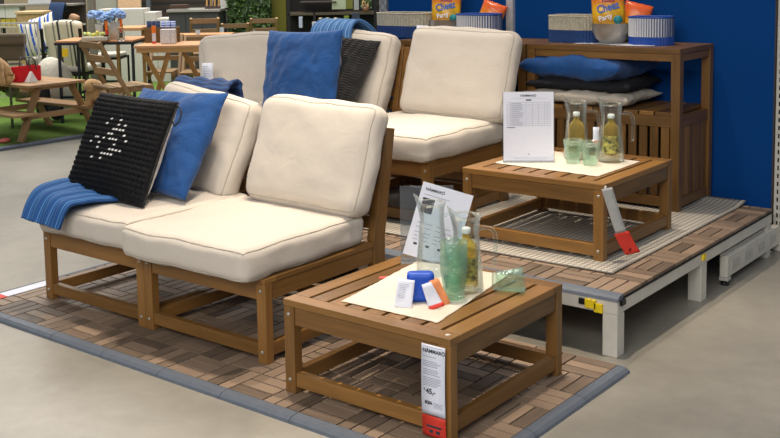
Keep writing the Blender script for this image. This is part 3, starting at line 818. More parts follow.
sign('upright acrylic sign holder with a white printed price table on the rear table', (c_[0]+.002, c_[1]+.01, Z2+ZC+.001), math.atan2(.116, .178), R(3), .212, .288, 0, True)
# blue gadget, tags
bb = thing('blue_pouch', 'small bright blue rounded block with white tag on the front table cloth', 'pouch', (1.722, .352, Z1+ZC), R(38))
cf = cush_fn(.082, .045, .090, .012, (.001, .002, .001), 3., .0006)
m = MB()
for ax in range(3):
    for sg in (-1, 1):
        a_, b_ = [(1, 2), (2, 0), (0, 1)][ax]
        def fn(u, v, ax=ax, sg=sg, a_=a_, b_=b_):
            p = [0, 0, 0]; p[ax] = sg; p[a_] = (u*2-1)*(1 if sg > 0 else -1); p[b_] = v*2-1; q = cf(p); return Vector((q.x, q.y, q.z+.045))
        m.grid(fn, 14, 14)
m.build('body', plain('bright_blue_nylon', (10, 76, 190), .45), bb, weld=.0003)
wt = thing('paper_tag', 'crumpled white printed tag leaning on the blue block', 'label', (1.722, .262, Z1+ZC), R(38))
M_ = Matrix.Rotation(R(-24), 4, 'X') @ Matrix.Rotation(R(8), 4, 'Y')
MB().grid(lambda u, v: M_ @ Vector((-.026+u*.052, .002*math.sin(v*7+u*3), .001+v*.085)), 6, 10).build('sheet', PAPER, wt, solid=.0005)
m = MB()
for k in range(9): m.box(-.02, random.uniform(.0, .018), -.0022, -.0015, .03+k*.005, .031+k*.005, M_)
m.build('print', GREYINK, wt)
st = thing('sachet', 'small clear and orange sachet standing beside the green glass stack', 'sachet', (1.806, .335, Z1+ZC), R(42))
M2 = Matrix.Rotation(R(-16), 4, 'X') @ Matrix.Rotation(R(-16), 4, 'Y')
MB().grid(lambda u, v: M2 @ Vector((-.034+u*.046*(1-.35*v), -.014+.003*math.sin(v*5), v*.08)), 4, 6).build('white_face', PAPER, st, solid=.0006)
MB().grid(lambda u, v: M2 @ Vector((-.006+u*.042*(1-.3*v), .018+.004*v, v*.082)), 4, 6).build('orange_face', plain('orange_card', (222, 138, 84), .6), st, solid=.0006)
MB().grid(lambda u, v: M2 @ Vector((-.034+u*.046, -.0165+.003*math.sin(v*.9), .001+v*.012)), 4, 2).build('red_strip', RED, st, solid=.0006)
rt = thing('paper_tag', 'tiny white tag with a red end lying behind the blue block', 'label', (1.50, .50, Z1+.0005), R(35))
MB().box(-.045, -.012, -.012, .012, .0, .002).build('red_end', plain('coral_card', (226, 90, 84), .6), rt)
MB().box(-.012, .06, -.010, .010, .0, .0015).build('paper', PAPER, rt)
rt.rotation_euler = (R(0), R(0), R(38))
# rear table glassware
pitcher('left clear glass pitcher on the rear table, unlabelled yellow bottle inside', (1.500, 1.760, Z2+ZC), R(218))
pitcher('right clear glass pitcher on the rear table, flower-labelled bottle inside', (1.650, 1.775, Z2+ZC), R(218))
bottle('plain yellow bottle without label inside the left pitcher on the rear table', (1.500, 1.760, Z2+ZC+.0165), .175, .036)
bottle('yellow flower-labelled bottle inside the right pitcher on the rear table', (1.650, 1.775, Z2+ZC+.0165), .175, .036, lab=FLOWER)
green_glass('left of two pale green glasses on the rear table', (1.540, 1.655, Z2+ZC), sc=1.06)
green_glass('right of two pale green glasses on the rear table', (1.618, 1.655, Z2+ZC), sc=1.06)
t = thing('price_tag', 'small white tag with red print hanging between the rear table pitchers', 'label', (1.595, 1.752, Z2+.10), R(38))
MB().grid(lambda u, v: (-.013+u*.026, .003*v, -.03+v*.075), 2, 4).build('paper', PAPER, t, solid=.0005)
MB().grid(lambda u, v: (-.012+u*.024, -.002, -.028+v*.018), 2, 2).build('red_print', RED, t, solid=.0005)
MB().tube([(0, .002, .045), (.004, .0, .06), (.012, .0, .075)], .0008, 6).build('string', INK, t)

# ------------------------------------------------------------------ shelf units
def shelf_unit(label, loc, W=.775, D=.391, H=.734):
    t = thing('shelving_unit', label, 'shelf', loc)
    mid = .43
    for (x, y) in ((0, 0), (W-.042, 0), (0, D-.042), (W-.042, D-.042)):
        MB().box(x, x+.042, y, y+.042, 0, H-.024).build('leg', W_FURN, t, bevel=.002)
    def p(name, *a): MB().box(*a).build(name, W_FURN, t, bevel=.002)
    for z0, z1 in ((.018, .062), (mid-.05, mid), (H-.058, H-.0245)):
        for y in (.006, D-.034): p('rail', .0425, W-.0425, y, y+.028, z0, z1)
        for x in (.006, W-.034): p('rail', x, x+.028, .0425, D-.0425, z0, z1)
    for y in (.012, D-.026):
        m = MB(); n = 13; pt = (W-.09)/n
        for k in range(n): m.box(.046+k*pt+.006, .046+k*pt+pt-.008, y, y+.014, .0625, mid-.0505)
        m.build('slatted_panel', W_FURN, t, bevel=.001)
    for x in (.012, W-.026):
        m = MB(); n = 6; pt = (D-.09)/n
        for k in range(n): m.box(x, x+.014, .046+k*pt+.004, .046+k*pt+pt-.004, .0625, mid-.0505)
        m.build('slatted_panel', W_FURN, t, bevel=.001)
    for z, nm in ((mid, 'middle_shelf'), (H-.024, 'top_shelf')):
        m = MB(); k = 0
        if nm == 'top_shelf':
            m.box(0, W, 0, .052, z, z+.024); m.box(0, W, D-.052, D, z, z+.024); y0, y1 = .053, D-.053
        else: y0, y1 = .0, D
        n = 9; xa, xb = (.0, W) if nm == 'top_shelf' else (.044, W-.044)
        if nm != 'top_shelf': y0, y1 = .006, D-.006
        pt = (xb-xa)/n
        for k in range(n): m.box(xa+k*pt+(.004 if k else 0), xa+(k+1)*pt-(.004 if k < n-1 else 0), y0, y1, z+.0005, z+.018+.006*(nm == 'top_shelf'))
        m.build(nm, W_FURN, t, bevel=.0015)
    return t
SY = 2.265
sh1 = shelf_unit('brown slatted outdoor shelving unit at the right, before the blue wall', (1.738-.775, SY, PZ+.004))
sh2 = dup(sh1, 'brown slatted outdoor shelving unit at the left, mostly behind the rear sofa', (1.738-.775*2-.012, SY+.004, PZ))
SH = PZ+.004+.734; MH = PZ+.004+.448
# pillows on the middle shelf: flat
def flat_pillow(label, w, d, t, mat, loc, rz, seed, sag=0):
    o = pillow_mesh(w, d, t, .05, seed, .007, n=40, ex=.36).build('throw_pillow', mat, loc=loc, rot=(R(-90), 0, R(rz)), weld=.0004)
    return tag(o, label, 'pillow')
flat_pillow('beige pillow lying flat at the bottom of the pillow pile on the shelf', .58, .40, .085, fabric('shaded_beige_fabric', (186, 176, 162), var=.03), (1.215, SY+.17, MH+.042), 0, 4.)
flat_pillow('black pillow lying flat between the beige and blue pillows on the shelf', .54, .42, .09, F_NAVY and plain('black_cloth', (16, 18, 26), .9), (1.225, SY+.19, MH+.098), 3, 6.)
flat_pillow('blue pillow lying on top of the pillow pile on the shelf', .54, .42, .17, F_BLUE, (1.20, SY+.18, MH+.182), -2, 2.)
# baskets
def ribbed(name, label, cat, loc, L, D, H, cols, group=None, split=.48, rimc=None):
    """long ribbed container: rounded ends, upper band and lower band"""
    t = thing(name, label, cat, loc)
    n = 144; prof = []
    for k in range(n):
        a = 2*PI*k/n; cx = (L-D)/2*(1 if math.cos(a) > 0 else -1); rr = D/2*(1+.035*math.cos(a*24))
        if abs(math.cos(a)) < .0001: cx = 0
        prof.append((cx+rr*math.cos(a), rr*math.sin(a)))
    # stretch uniformly along the straight run
    P = []
    Q = []
    for k in range(721):
        a = 2*PI*k/720; e = .6
        Q.append(((L/2)*math.copysign(abs(math.cos(a))**e, math.cos(a)), (D/2)*math.copysign(abs(math.sin(a))**e, math.sin(a))))
    acc = [0]
    for k in range(720): acc.append(acc[-1]+math.hypot(Q[k+1][0]-Q[k][0], Q[k+1][1]-Q[k][1]))
    j = 0
    for k in range(n):
        tgt = acc[-1]*k/n
        while acc[j+1] < tgt: j += 1
        f = (tgt-acc[j])/max(1e-9, acc[j+1]-acc[j]); s = 1+.022*math.cos(k*PI*2/3)
        P.append(((Q[j][0]+(Q[j+1][0]-Q[j][0])*f)*s, (Q[j][1]+(Q[j+1][1]-Q[j][1])*f)*s))
    def ring(m, z0, z1, sc=1.0):
        m.grid(lambda u, v: (P[int(round(u*n)) % n][0]*sc, P[int(round(u*n)) % n][1]*sc, z0+(z1-z0)*v), n, 2, (1, 1), sm=False)
    m = MB(); ring(m, H*split, H); m.build('upper_band', cols[0], t, solid=.004)
    m = MB(); ring(m, 0, H*split-.0005); b = len(m.v)
    for q in P: m.v.append(Vector((q[0], q[1], .002)))
    m.face([b+i for i in range(n)]); m.build('lower_band', cols[1], t, solid=.004)
    m = MB().tube([(q[0], q[1], H) for q in P], .005, 6, closed=True); m.build('rim', rimc or cols[0], t)
    return t
B1 = plain('beige_wicker', (186, 178, 158), .8, 0, .12, 90, .4, 250); B2 = plain('navy_wicker', (24, 62, 120), .8, 0, .15, 90, .4, 250)
S1 = stripes('grey_blue_bars', [(205, 205, 208), (60, 78, 120)], [0, .68], 48, 0); S2 = plain('royal_blue_lacquer', (20, 70, 160), .5)
ribbed('woven_basket', 'low beige and navy woven basket at the left end of the right shelf top', 'basket', (1.12, SY+.205, SH+.001), .255, .17, .128, (B1, B2))
ribbed('woven_basket', 'low beige and navy woven basket at the left on the shelf behind the rear sofa', 'basket', (.085, SY+.19, SH+.001), .33, .17, .128, (B1, B2))
ribbed('striped_bin', 'blue-rimmed grey striped bin beside the snack bags on the right shelf', 'bin', (1.515, SY+.195, SH+.001), .19, .15, .128, (S1, S2), split=.30, rimc=S2)
ribbed('striped_bin', 'blue-rimmed grey striped bin on the left shelf behind the beige back cushion', 'bin', (.565, SY+.19, SH+.001), .23, .15, .128, (S1, S2), split=.30, rimc=S2)
def bowl(label, loc, r=.098, h=.098):
    pr = [(0, 0), (r*.5, 0), (r*.8, h*.28), (r*.95, h*.65), (r, h), (r*1.03, h*1.01), (r*.97, h*1.0), (r*.92, h*.65), (r*.76, h*.3), (r*.45, h*.04), (0, h*.03)]
    o = MB().lathe(pr, (0, 0, 0), 40).build('steel_bowl', METAL, loc=loc); return tag(o, label, 'bowl')
bowl('brushed steel bowl with snack bags on the right shelf top', (1.325, SY+.175, SH+.001))
bowl('brushed steel bowl with a snack bag on the left shelf top behind the rear sofa', (.36, SY+.19, SH+.001))
def snack_mat():
    m, nt, b = nodes('snack_bag_foil')
    uv = N(nt, 'ShaderNodeUVMap'); uv.uv_map = 'UVMap'
    sx = N(nt, 'ShaderNodeSeparateXYZ'); nt.links.new(uv.outputs['UV'], sx.inputs['Vector'])
    nz = N(nt, 'ShaderNodeTexNoise', Scale=9., Detail=3.); nt.links.new(uv.outputs['UV'], nz.inputs['Vector'])
    ad = N(nt, 'ShaderNodeMath', operation='MULTIPLY_ADD'); ad.inputs[1].default_value = .35
    nt.links.new(nz.outputs['Fac'], ad.inputs[0]); nt.links.new(sx.outputs[1], ad.inputs[2])
    cr = N(nt, 'ShaderNodeValToRGB'); e = cr.color_ramp.elements
    e[0].position = .1; e[1].position = 1.0; e[0].color = lin((170, 120, 20)); e[1].color = lin((226, 96, 40))
    for p_, c in ((.22, (226, 170, 20)), (.40, (200, 140, 20)), (.6, (240, 188, 30)), (.8, (230, 130, 36))):
        x = e.new(p_); x.color = lin(c)
    nt.links.new(ad.outputs[0], cr.inputs['Fac']); nt.links.new(cr.outputs['Color'], b.inputs['Base Color'])
    b.inputs['Roughness'].default_value = .32
    return m
SNACK = snack_mat(); TEAL = plain('teal_print', (16, 130, 138), .5); BLUEP = plain('blue_print', (20, 100, 190), .5); WHP = plain('white_print', (235, 235, 235), .5)
def snack(label, loc, rot, w=.155, h=.23, full=True):
    t = thing('snack_bag', label, 'snack bag', loc, rot)
    m = MB()
    for sg in (1, -1):
        def fn(u, v, sg=sg):
            s = u*2-1; q = v*2-1; th = .028*(max(0, 1-s*s)**.5)*(max(0, 1-q**4)**.6)
            x = (-w/2+u*w)*(1+.06*(v-.5)) * (1 if sg > 0 else -1)
            return (x, -sg*(th+.002*math.sin(q*14+s*5)*th*20), v*h)
        m.grid(fn, 18, 24)
    m.build('foil_bag', SNACK, t, weld=.0003)
    y = -.0315
    def T(x, z, a=0, yy=y): return Matrix.Translation((x, yy, z)) @ Matrix.Rotation(R(90), 4, 'X') @ Matrix.Rotation(a, 4, 'Z')
    if full:
        text(t, 'wordmark', 'Cheez', .052, T(-.050, h*.36, R(14)), BLUEP, sx=.78, ext=.0015, bold=.0012)
        text(t, 'subtitle', 'Party', .034, T(-.045, h*.20, R(14)), WHP, sx=.9, ext=.001, bold=.0008)
        MB().lathe([(.021, 0), (.021, .003), (0, .003)], (0, 0, 0), 20).build('teal_badge', TEAL, t, loc=(.042, -.028, h*.22), rot=(R(90), 0, 0))
        MB().box(-.03, .03, -.034, -.029, h*.60, h*.70).build('red_badge', plain('red_print', (170, 30, 36), .5), t)
        text(t, 'badge_text', 'Lorenz', .017, T(-.024, h*.63, 0, -.0345), WHP, ext=.0005)
    return t
snack('upright orange and yellow snack bag standing in the right steel bowl', (1.315, SY+.165, SH+.06), (R(-6), R(-2), R(28)))
snack('second orange snack bag tilted behind the upright bag, right shelf', (1.375, SY+.26, SH+.005), (R(-8), R(14), R(20)), .13, .19, False)
snack('yellow snack bag standing in the steel bowl behind the rear sofa', (.355, SY+.185, SH+.055), (R(-6), R(2), R(30)))
snack('orange snack bag lying behind the left striped bin', (.53, SY+.30, SH+.03), (R(-8), R(20), R(20)), .13, .165, False)
nap = MB().grid(lambda u, v: (1.17+u*.40, SY+.08+v*.2+.02*math.sin(u*7), SH+.002+.006*abs(math.sin(u*17))*v), 24, 4).build('napkin', plain('white_napkin', (220, 220, 225), .8)); tag(nap, 'white crumpled paper under the bowl on the right shelf top', 'napkin')
tgl = thing('price_tag', 'white folded tag leaning on the steel bowl behind the rear sofa', 'label', (.275, SY+.08, SH), R(30))
MB().grid(lambda u, v: (-.03+u*.06, .02*v, v*.07), 2, 2).build('paper', PAPER, tgl, solid=.0006)
tgl2 = thing('paper_label', 'tall white printed label hanging at the left end of the rear sofa', 'label', (-.93, 1.60, .46), R(35))
MB().grid(lambda u, v: (-.04+u*.08, .01*v, v*.25), 2, 4).build('paper', PAPER, tgl2, solid=.0006)
m = MB()
for k in range(9): m.box(-.03, random.uniform(.0, .03), -.003, -.001, .06+k*.02, .063+k*.02)
m.build('print', GREYINK, tgl2)

exec_bg = True
#BACKGROUND
# ------------------------------------------------------------------ the shop behind: garden furniture on artificial turf
def at(u, v, D):
    d = FW + RT*(u-CX)/F - UP*(v-CY)/F
    return CAM + d*(D/d.dot(HF))
tgl2.location = at(208, 92, 5.42); tgl2.scale = (.72, 1, .6)
def zat(u, v, D): return at(u, v, D).z
def gat(u, D): q = at(u, 0, D); return Vector((q.x, q.y, FL+.018))
G0 = FL+.018
def solidbox(name, label, cat, u0, u1, v0, v1, D, depth, mat, group=None, bev=.004, kind=None, floor=False):
    pass
    a = at(u0, v1, D); b = at(u1, v1, D)
    if floor: a.z = G0
    z1 = zat((u0+u1)/2, v0, D); w_ = (Vector((b.x, b.y))-Vector((a.x, a.y))).length
    o = MB().box(0, w_, 0, depth, 0, z1-a.z).build(name, mat, loc=a, rot=(0, 0, VIEW), bevel=bev)
    return tag(o, label, cat, group, kind)
# far walls
def wallpiece(name, u0, u1, D, mat, z1=4.0, th=.08):
    a = gat(u0, D); b = gat(u1, D); w_ = (b-a).length
    o = MB().box(0, w_, 0, th, 0, z1).build(name, mat, loc=a, rot=(0, 0, VIEW)); return tag(o, kind='structure')
wallpiece('wall_far', -120, 128, 14.5, plain('dusty_beige_wall', (150, 134, 112), .8, 0, .08, 2))
def slat_wall():
    m, nt, b = nodes('black_brown_slats'); tc = N(nt, 'ShaderNodeTexCoord')
    wv = N(nt, 'ShaderNodeTexWave', Scale=3.2); wv.bands_direction = 'Z'
    nt.links.new(tc.outputs['Object'], wv.inputs['Vector']); cr = N(nt, 'ShaderNodeValToRGB')
    cr.color_ramp.elements[0].color = lin((18, 14, 13)); cr.color_ramp.elements[1].color = lin((52, 38, 32))
    nt.links.new(wv.outputs['Fac'], cr.inputs['Fac']); nt.links.new(cr.outputs['Color'], b.inputs['Base Color']); return m
wallpiece('wall_left', 128, 470, 14.5, slat_wall())
wallpiece('trim_5', 220, 227, 12.6, plain('white_column', (196, 196, 190), .6), 4)
wallpiece('trim_6', 87, 93.5, 10.4, plain('grey_column', (126, 122, 108), .6), 4)
wallpiece('trim_7', 146, 150, 14.2, plain('steel_column', (86, 92, 100), .5), 4)
# planted wall
hw = thing('hedge_panel', 'tall dark green panel of artificial leaves behind the rear folding chairs', 'plant wall', gat(227, 12.4), VIEW)
hwid = 43*12.4/F
MB().box(0, hwid, .05, .12, 0, 2.6).build('backing', plain('dark_soil', (14, 22, 12), .9), hw)
m = MB(); rnd = random.Random(3)
for k in range(3800):
    x = rnd.uniform(0, hwid); z = rnd.uniform(.2, 2.0); y = rnd.uniform(-.03, .05); s = rnd.uniform(.018, .04); a = rnd.uniform(0, 6.28); tl = rnd.uniform(-.9, .9)
    M = Matrix.Translation((x, y, z)) @ Matrix.Rotation(a, 4, 'Y') @ Matrix.Rotation(tl, 4, 'X')
    b_ = len(m.v)
    for p in ((0, 0, -s), (s*.5, -.004, 0), (0, 0, s), (-s*.5, -.004, 0)): m.v.append(M @ Vector(p))
    m.face([b_, b_+1, b_+2, b_+3], None, rnd.random())
lf, nt, b = nodes('leaf_green'); at_ = N(nt, 'ShaderNodeAttribute'); at_.attribute_name = 'tint'; cr = N(nt, 'ShaderNodeValToRGB')
cr.color_ramp.elements[0].color = lin((16, 38, 12)); cr.color_ramp.elements[1].color = lin((72, 104, 40))
nt.links.new(at_.outputs['Fac'], cr.inputs['Fac']); nt.links.new(cr.outputs['Color'], b.inputs['Base Color'])
tag(m.build('leaves', lf, hw), kind='stuff')
solidbox('olive_board', 'plain olive green panel between the leaf wall and the black shelves', 'panel', 269, 286, -60, 13, 12.6, .05, plain('olive_paint', (112, 108, 28), .7), floor=True)
# grey counter
ct = thing('outdoor_counter', 'dark grey outdoor kitchen counter with a light top behind the folding chairs', 'counter', gat(168, 12), VIEW)
cw = 50*12/F; ch_ = zat(190, 9.5, 12)-G0
MB().box(0, cw, 0, .55, 0, ch_-.03).build('body', plain('anthracite_front', (62, 63, 64), .6), ct, bevel=.005)
MB().box(-.02, cw+.02, -.02, .57, ch_-.03, ch_).build('top', plain('light_worktop', (150, 148, 142), .4), ct, bevel=.004)
for k in (1, 2): MB().box(cw*k/3-.003, cw*k/3+.003, -.002, .003, .02, ch_-.04).build('door_gap', BLACKM, ct)
MB().tube([(.38*1.2, .2, ch_), (.40*1.2, .2, ch_+.10), (.44*1.2, .2, ch_+.14)], .008, 8).build('tap', METAL, ct)
tr = thing('wooden_tray', 'brown wooden tray standing on the grey counter', 'tray', at(169, 9, 12), VIEW)
MB().box(0, .20, .02, .2, 0, .045).build('body', plain('walnut_brown', (70, 48, 34), .6), tr, bevel=.004)
# hanging tools
for k, (u, c) in enumerate(((207, 0), (211, 1), (215, 0), (219, 1))):
    t = thing('hanging_tool', 'brown long-handled tool hanging above the counter, %s' % ('leftmost of four', 'second from left of four', 'third from left of four', 'rightmost of four')[k], 'tool', at(u, 17, 12.1), VIEW, 'tools hanging above the counter')
    MB().bar((0, 0, .05), (.01, 0, .34), .018, .018).build('handle', W_PALE, t)
    MB().box(-.022, .022, -.01, .01, -.01, .13).build('head', plain('dark_bronze', (70, 56, 48), .5), t, bevel=.004)
# black shelves at the back
bs = thing('black_shelving', 'black open shelving with a pale shelf edge behind the rear sofa', 'shelf', gat(287, 12.3), VIEW)
bw = 89*12.3/F; zs = zat(330, 12.5, 12.3)-G0
MB().box(0, bw, .40, .43, 0, 2.4).build('back_panel', plain('black_board', (14, 13, 12), .7), bs)
MB().box(0, bw, .0, .40, zs-.03, zs).build('shelf_board', plain('dark_olive_edge', (74, 66, 48), .5), bs, bevel=.003)
MB().box(0, bw, .0, .40, zs-.42, zs-.39).build('shelf_board', BLACKM, bs, bevel=.003)
MB().box(.15, bw*.55, .0, .35, zs+.115, zs+.13).build('shelf_board', plain('dark_board', (58, 50, 42), .6), bs, bevel=.003)
for x in (0, .30, bw-.03): MB().box(x, x+.03, 0, .03, 0, 2.4 if x != .30 else zs).build('post', BLACKM, bs)
solidbox('pale_panel', 'pale green panel standing on the black shelving', 'panel', 332, 346, -20, 9.5, 12.32, .05, plain('pale_green_board', (168, 178, 150), .6))
solidbox('olive_box', 'olive green box standing right of the pale panel on the shelving', 'box', 346, 353, -20, 9, 12.32, .1, plain('olive_card', (110, 112, 40), .6))
solidbox('grey_box', 'grey box right of the olive box on the shelving', 'box', 354, 359, -20, 10, 12.32, .1, plain('grey_card', (156, 160, 158), .6))
solidbox('orange_beige_box', 'orange-beige box at the right end of the black shelving top', 'box', 362, 370, -20, 8.5, 12.32, .1, plain('apricot_card', (208, 160, 118), .6))
solidbox('slate_panel', 'dark slate blue panel under the shelf edge at the right', 'panel', 352, 360, 13, 24, 12.28, .05, plain('slate_board', (44, 56, 74), .6))
solidbox('white_box', 'small white box on the dark shelf left of the round jars', 'box', 312, 318, 22, 27, 12.2, .08, plain('white_card', (186, 190, 196), .6))
solidbox('white_bottle', 'tall white carton at the left of the dark shelf', 'box', 299, 302.5, 17, 28, 12.2, .08, plain('white_card2', (176, 184, 204), .6))
solidbox('green_carton', 'lime green carton on the dark shelf right of the round jars', 'box', 344, 349, 16, 23, 12.2, .08, plain('lime_card', (110, 130, 36), .6))
for k, u in enumerate((321, 328, 336)):
    q = at(u, 24, 12.15)
    o = MB().lathe([(.0, 0), (.03, 0), (.036, .02), (.036, .055), (.028, .075), (.0, .078)], (0, 0, 0), 16).build('round_jar', plain('smoky_metal', (120, 110, 90), .35, .8), loc=q)
    tag(o, 'small round metallic jar on the dark shelf, %s of three' % ('leftmost', 'middle', 'rightmost')[k], 'jar', 'round jars on the dark shelf')
pl = thing('small_plant', 'small dark potted plant at the right end of the black shelving', 'plant', at(366, 12, 12.1), VIEW)
MB().lathe([(.0, 0), (.03, 0), (.04, .06), (0, .06)], (0, 0, 0), 14).build('pot', plain('bronze_pot', (120, 84, 56), .6), pl)
m = MB()
for k in range(60):
    s = .02; M = Matrix.Translation((rnd.uniform(-.06, .06), rnd.uniform(-.04, .04), rnd.uniform(.05, .16))) @ Matrix.Rotation(rnd.uniform(0, 6), 4, 'Y') @ Matrix.Rotation(rnd.uniform(-1, 1), 4, 'X')
    b_ = len(m.v)
    for p in ((0, 0, -s), (s*.5, 0, 0), (0, 0, s), (-s*.5, 0, 0)): m.v.append(M @ Vector(p))
    m.face([b_, b_+1, b_+2, b_+3], None, rnd.random())
m.build('leaves', lf, pl)

# folding chairs
def folding_chair(label, loc, rz, w=.38, mat=None, h=.80):
    mat = mat or W_PALE; t = thing('folding_chair', label, 'chair', loc, rz, None)
    for x in (-w/2, w/2-.03):
        MB().bar((x+.015, -.24, h), (x+.015, .19, 0), .028, .036, (1, 0, 0)).build('front_leg', mat, t, bevel=.003)
    for x in (-w/2+.032, w/2-.062):
        MB().bar((x+.015, .15, .43), (x+.015, -.24, 0), .022, .034, (1, 0, 0)).build('rear_leg', mat, t, bevel=.003)
    m = MB(); n = 5
    for k in range(n): m.box(-w/2+.034, w/2-.034, -.16+k*.073, -.16+k*.073+.062, .435, .452)
    for x in (-w/2+.034, w/2-.054): m.box(x, x+.02, -.16, .20, .405, .434)
    m.build('seat', mat, t, bevel=.002)
    for f in (.97, .84, .71):
        z = h*f; y = -.24+.43*(1-f)
        MB().box(-w/2+.002, w/2-.002, y-.016, y+.0, z-.03, z+.02).build('back_slat', mat, t, bevel=.003)
    return t
fc = folding_chair('pale wooden folding chair seen from behind, nearest, left of the small folding table', gat(117, 8.1), VIEW-R(52), .40, wood('worn_chair_wood', (104, 80, 48), (172, 136, 92), .55))
TAGW = plain('white_tag', (205, 212, 222), .7)
for (u, D, a, lab, hh) in ((203, 10.95, 12, 'pale wooden folding chair with white tag before the grey counter', .84), (232, 11.4, 14, 'pale wooden folding chair directly before the white column and leaf wall, lowest of the three', .76),
                       (262, 11.6, 10, 'pale wooden folding chair with white tag at the right before the leaf wall', .80),
                       (161, 9.78, 180, 'brown wooden folding chair tucked behind the small folding table, left of the pair', .72), (194, 9.78, 180, 'brown wooden folding chair tucked behind the small folding table, right of the pair', .70)):
    c = dup(fc, lab, gat(u, D), VIEW+R(a)); c.scale = (.74, 1, hh/.80)
for (u, v, D) in ((198, 36, 10.3), (222, 33, 11.1), (253, 35, 11.4)):
    t = thing('paper_tag', {198: 'white tag on the chair before the grey counter', 222: 'white tag on the low chair before the white column', 253: 'white tag on the chair before the leaf wall'}[u], 'label', at(u, v, D), VIEW)
    MB().box(-.022, .022, -.004, 0, 0, .06).build('sheet', TAGW, t)
    MB().tube([(0, -.002, .06), (0, .01, .075)], .001, 5).build('string', INK, t)
# folding tables
def folding_table(label, loc, rz, L=.66, W_=.5, H=.71):
    t = thing('folding_table', label, 'table', loc, rz)
    m = MB(); n = 8; pt = W_/n
    for k in range(n): m.box(-L/2, L/2, -W_/2+k*pt, -W_/2+k*pt+pt-.008, H-.02, H)
    m.build('slatted_top', W_TOP, t, bevel=.002)
    for y in (-W_/2+.01, W_/2-.03): MB().box(-L/2+.02, L/2-.02, y, y+.02, H-.06, H-.0205).build('apron', W_PALE, t)
    for s, x0 in ((-1, -.17), (1, .17)):
        MB().bar((x0-.12, -.2, H-.02), (x0+.14, .2, 0), .03, .03).build('leg', W_PALE, t)
        MB().bar((x0+.12, -.2+.035, H-.02), (x0-.16, .2, 0), .03, .03).build('leg', W_PALE, t)
    return t
folding_table('small slatted folding table with crossed legs, orange top, white box on it', gat(178, 9.07), VIEW, .67, .55, .70)
t = thing('side_table', 'second orange slatted table behind the small folding table', 'table', gat(206, 10.42), VIEW)
MB().box(-.30, .25, -.15, .15, .68, .70).build('top', W_TOP, t, bevel=.003)
for x in (-.27, .2): 
    for y in (-.14, .12): MB().box(x, x+.025, y, y+.025, 0, .68).build('leg', W_PALE, t)
# things on the folding table
TZ = G0+.701
def on(u, D, z): q = gat(u, D); q.z = z; return q
cr_ = thing('napkin_crate', 'brown wooden crate of napkins standing on the small folding table', 'crate', on(161, 9.25, TZ), VIEW)
for a in ((-.145, .145, -.06, -.05, 0, .13), (-.145, .145, .05, .06, 0, .13), (-.145, -.135, -.05, .05, 0, .13), (.135, .145, -.05, .05, 0, .13)): MB().box(*a).build('side_board', plain('dark_pine', (112, 82, 34), .6), cr_, bevel=.002)
MB().box(-.135, .135, -.05, .05, .0, .008).build('base_board', plain('dark_pine', (112, 82, 34), .6), cr_)
PATN = stripes('blue_white_print', [(30, 84, 190), (222, 228, 240), (20, 40, 90)], [0, .4, .8], 9, 0)
for k, (x, mt) in enumerate(((-.115, plain('navy_roll', (24, 44, 84), .8)), (-.075, plain('navy_roll', (24, 44, 84), .8)), (-.035, plain('navy_roll', (24, 44, 84), .8)), (.01, PATN), (.055, PATN), (.10, PATN))):
    q = on(161, 9.25, TZ+.01) + HR*x
    o = MB().tube([(0, 0, 0), (0, 0, .175)], .019, 10).build('rolled_napkin', mt, loc=q)
    tag(o, '%s rolled napkin in the crate, %s of three' % ('dark navy' if k < 3 else 'blue and white patterned', ('leftmost', 'middle', 'rightmost')[k % 3]), 'napkin', 'rolled napkins in the crate')
wb = thing('white_dispenser', 'plain white upright box on the small folding table before the crate', 'box', on(167, 9.02, TZ), VIEW)
MB().box(-.065, .065, -.03, .03, 0, .125).build('body', plain('matt_white', (212, 212, 214), .5), wb, bevel=.005)
MB().box(.02, .024, -.0315, -.029, .01, .12).build('edge_line', GREYINK, wb)
ot = thing('price_tag', 'orange and white tag standing left on the small folding table', 'label', on(152.5, 9.05, TZ), VIEW)
MB().box(-.016, .016, -.002, .002, .02, .09).build('white_part', TAGW, ot); MB().box(-.016, .016, -.002, .002, 0, .02).build('red_part', RED, ot)
MB().box(-.018, .018, -.003, .003, .09, .155).build('orange_part', plain('orange_tag', (236, 120, 20), .6), ot)
# white blocks stepping down
stair = [(100, 146, 9), (146, 158, 12.2), (158, 171, 18.2)]
wm = plain('white_cartons', (208, 203, 196), .7, 0, .04); n_ = 0
nm = {0: 'widest white block left of the black wall, top step', 1: 'white block forming the middle step before the black wall', 2: 'white block forming the lowest step before the black wall'}
for i, (a, b_, v) in enumerate(stair):
    o = solidbox('white_block', nm[i], 'block', a, b_-.3, v, 60, 12.6, .35, wm, 'stepped white blocks', floor=True)
solidbox('beige_board', 'beige board standing behind the widest white block', 'panel', 118, 141, -20, 10, 13.2, .05, plain('apricot_board', (220, 184, 146), .7), floor=True)
solidbox('grey_board', 'pale grey board above the flowers left of the beige board', 'panel', 95, 117, -20, 14, 13.3, .05, plain('pale_grey_board', (168, 168, 158), .7), floor=True)
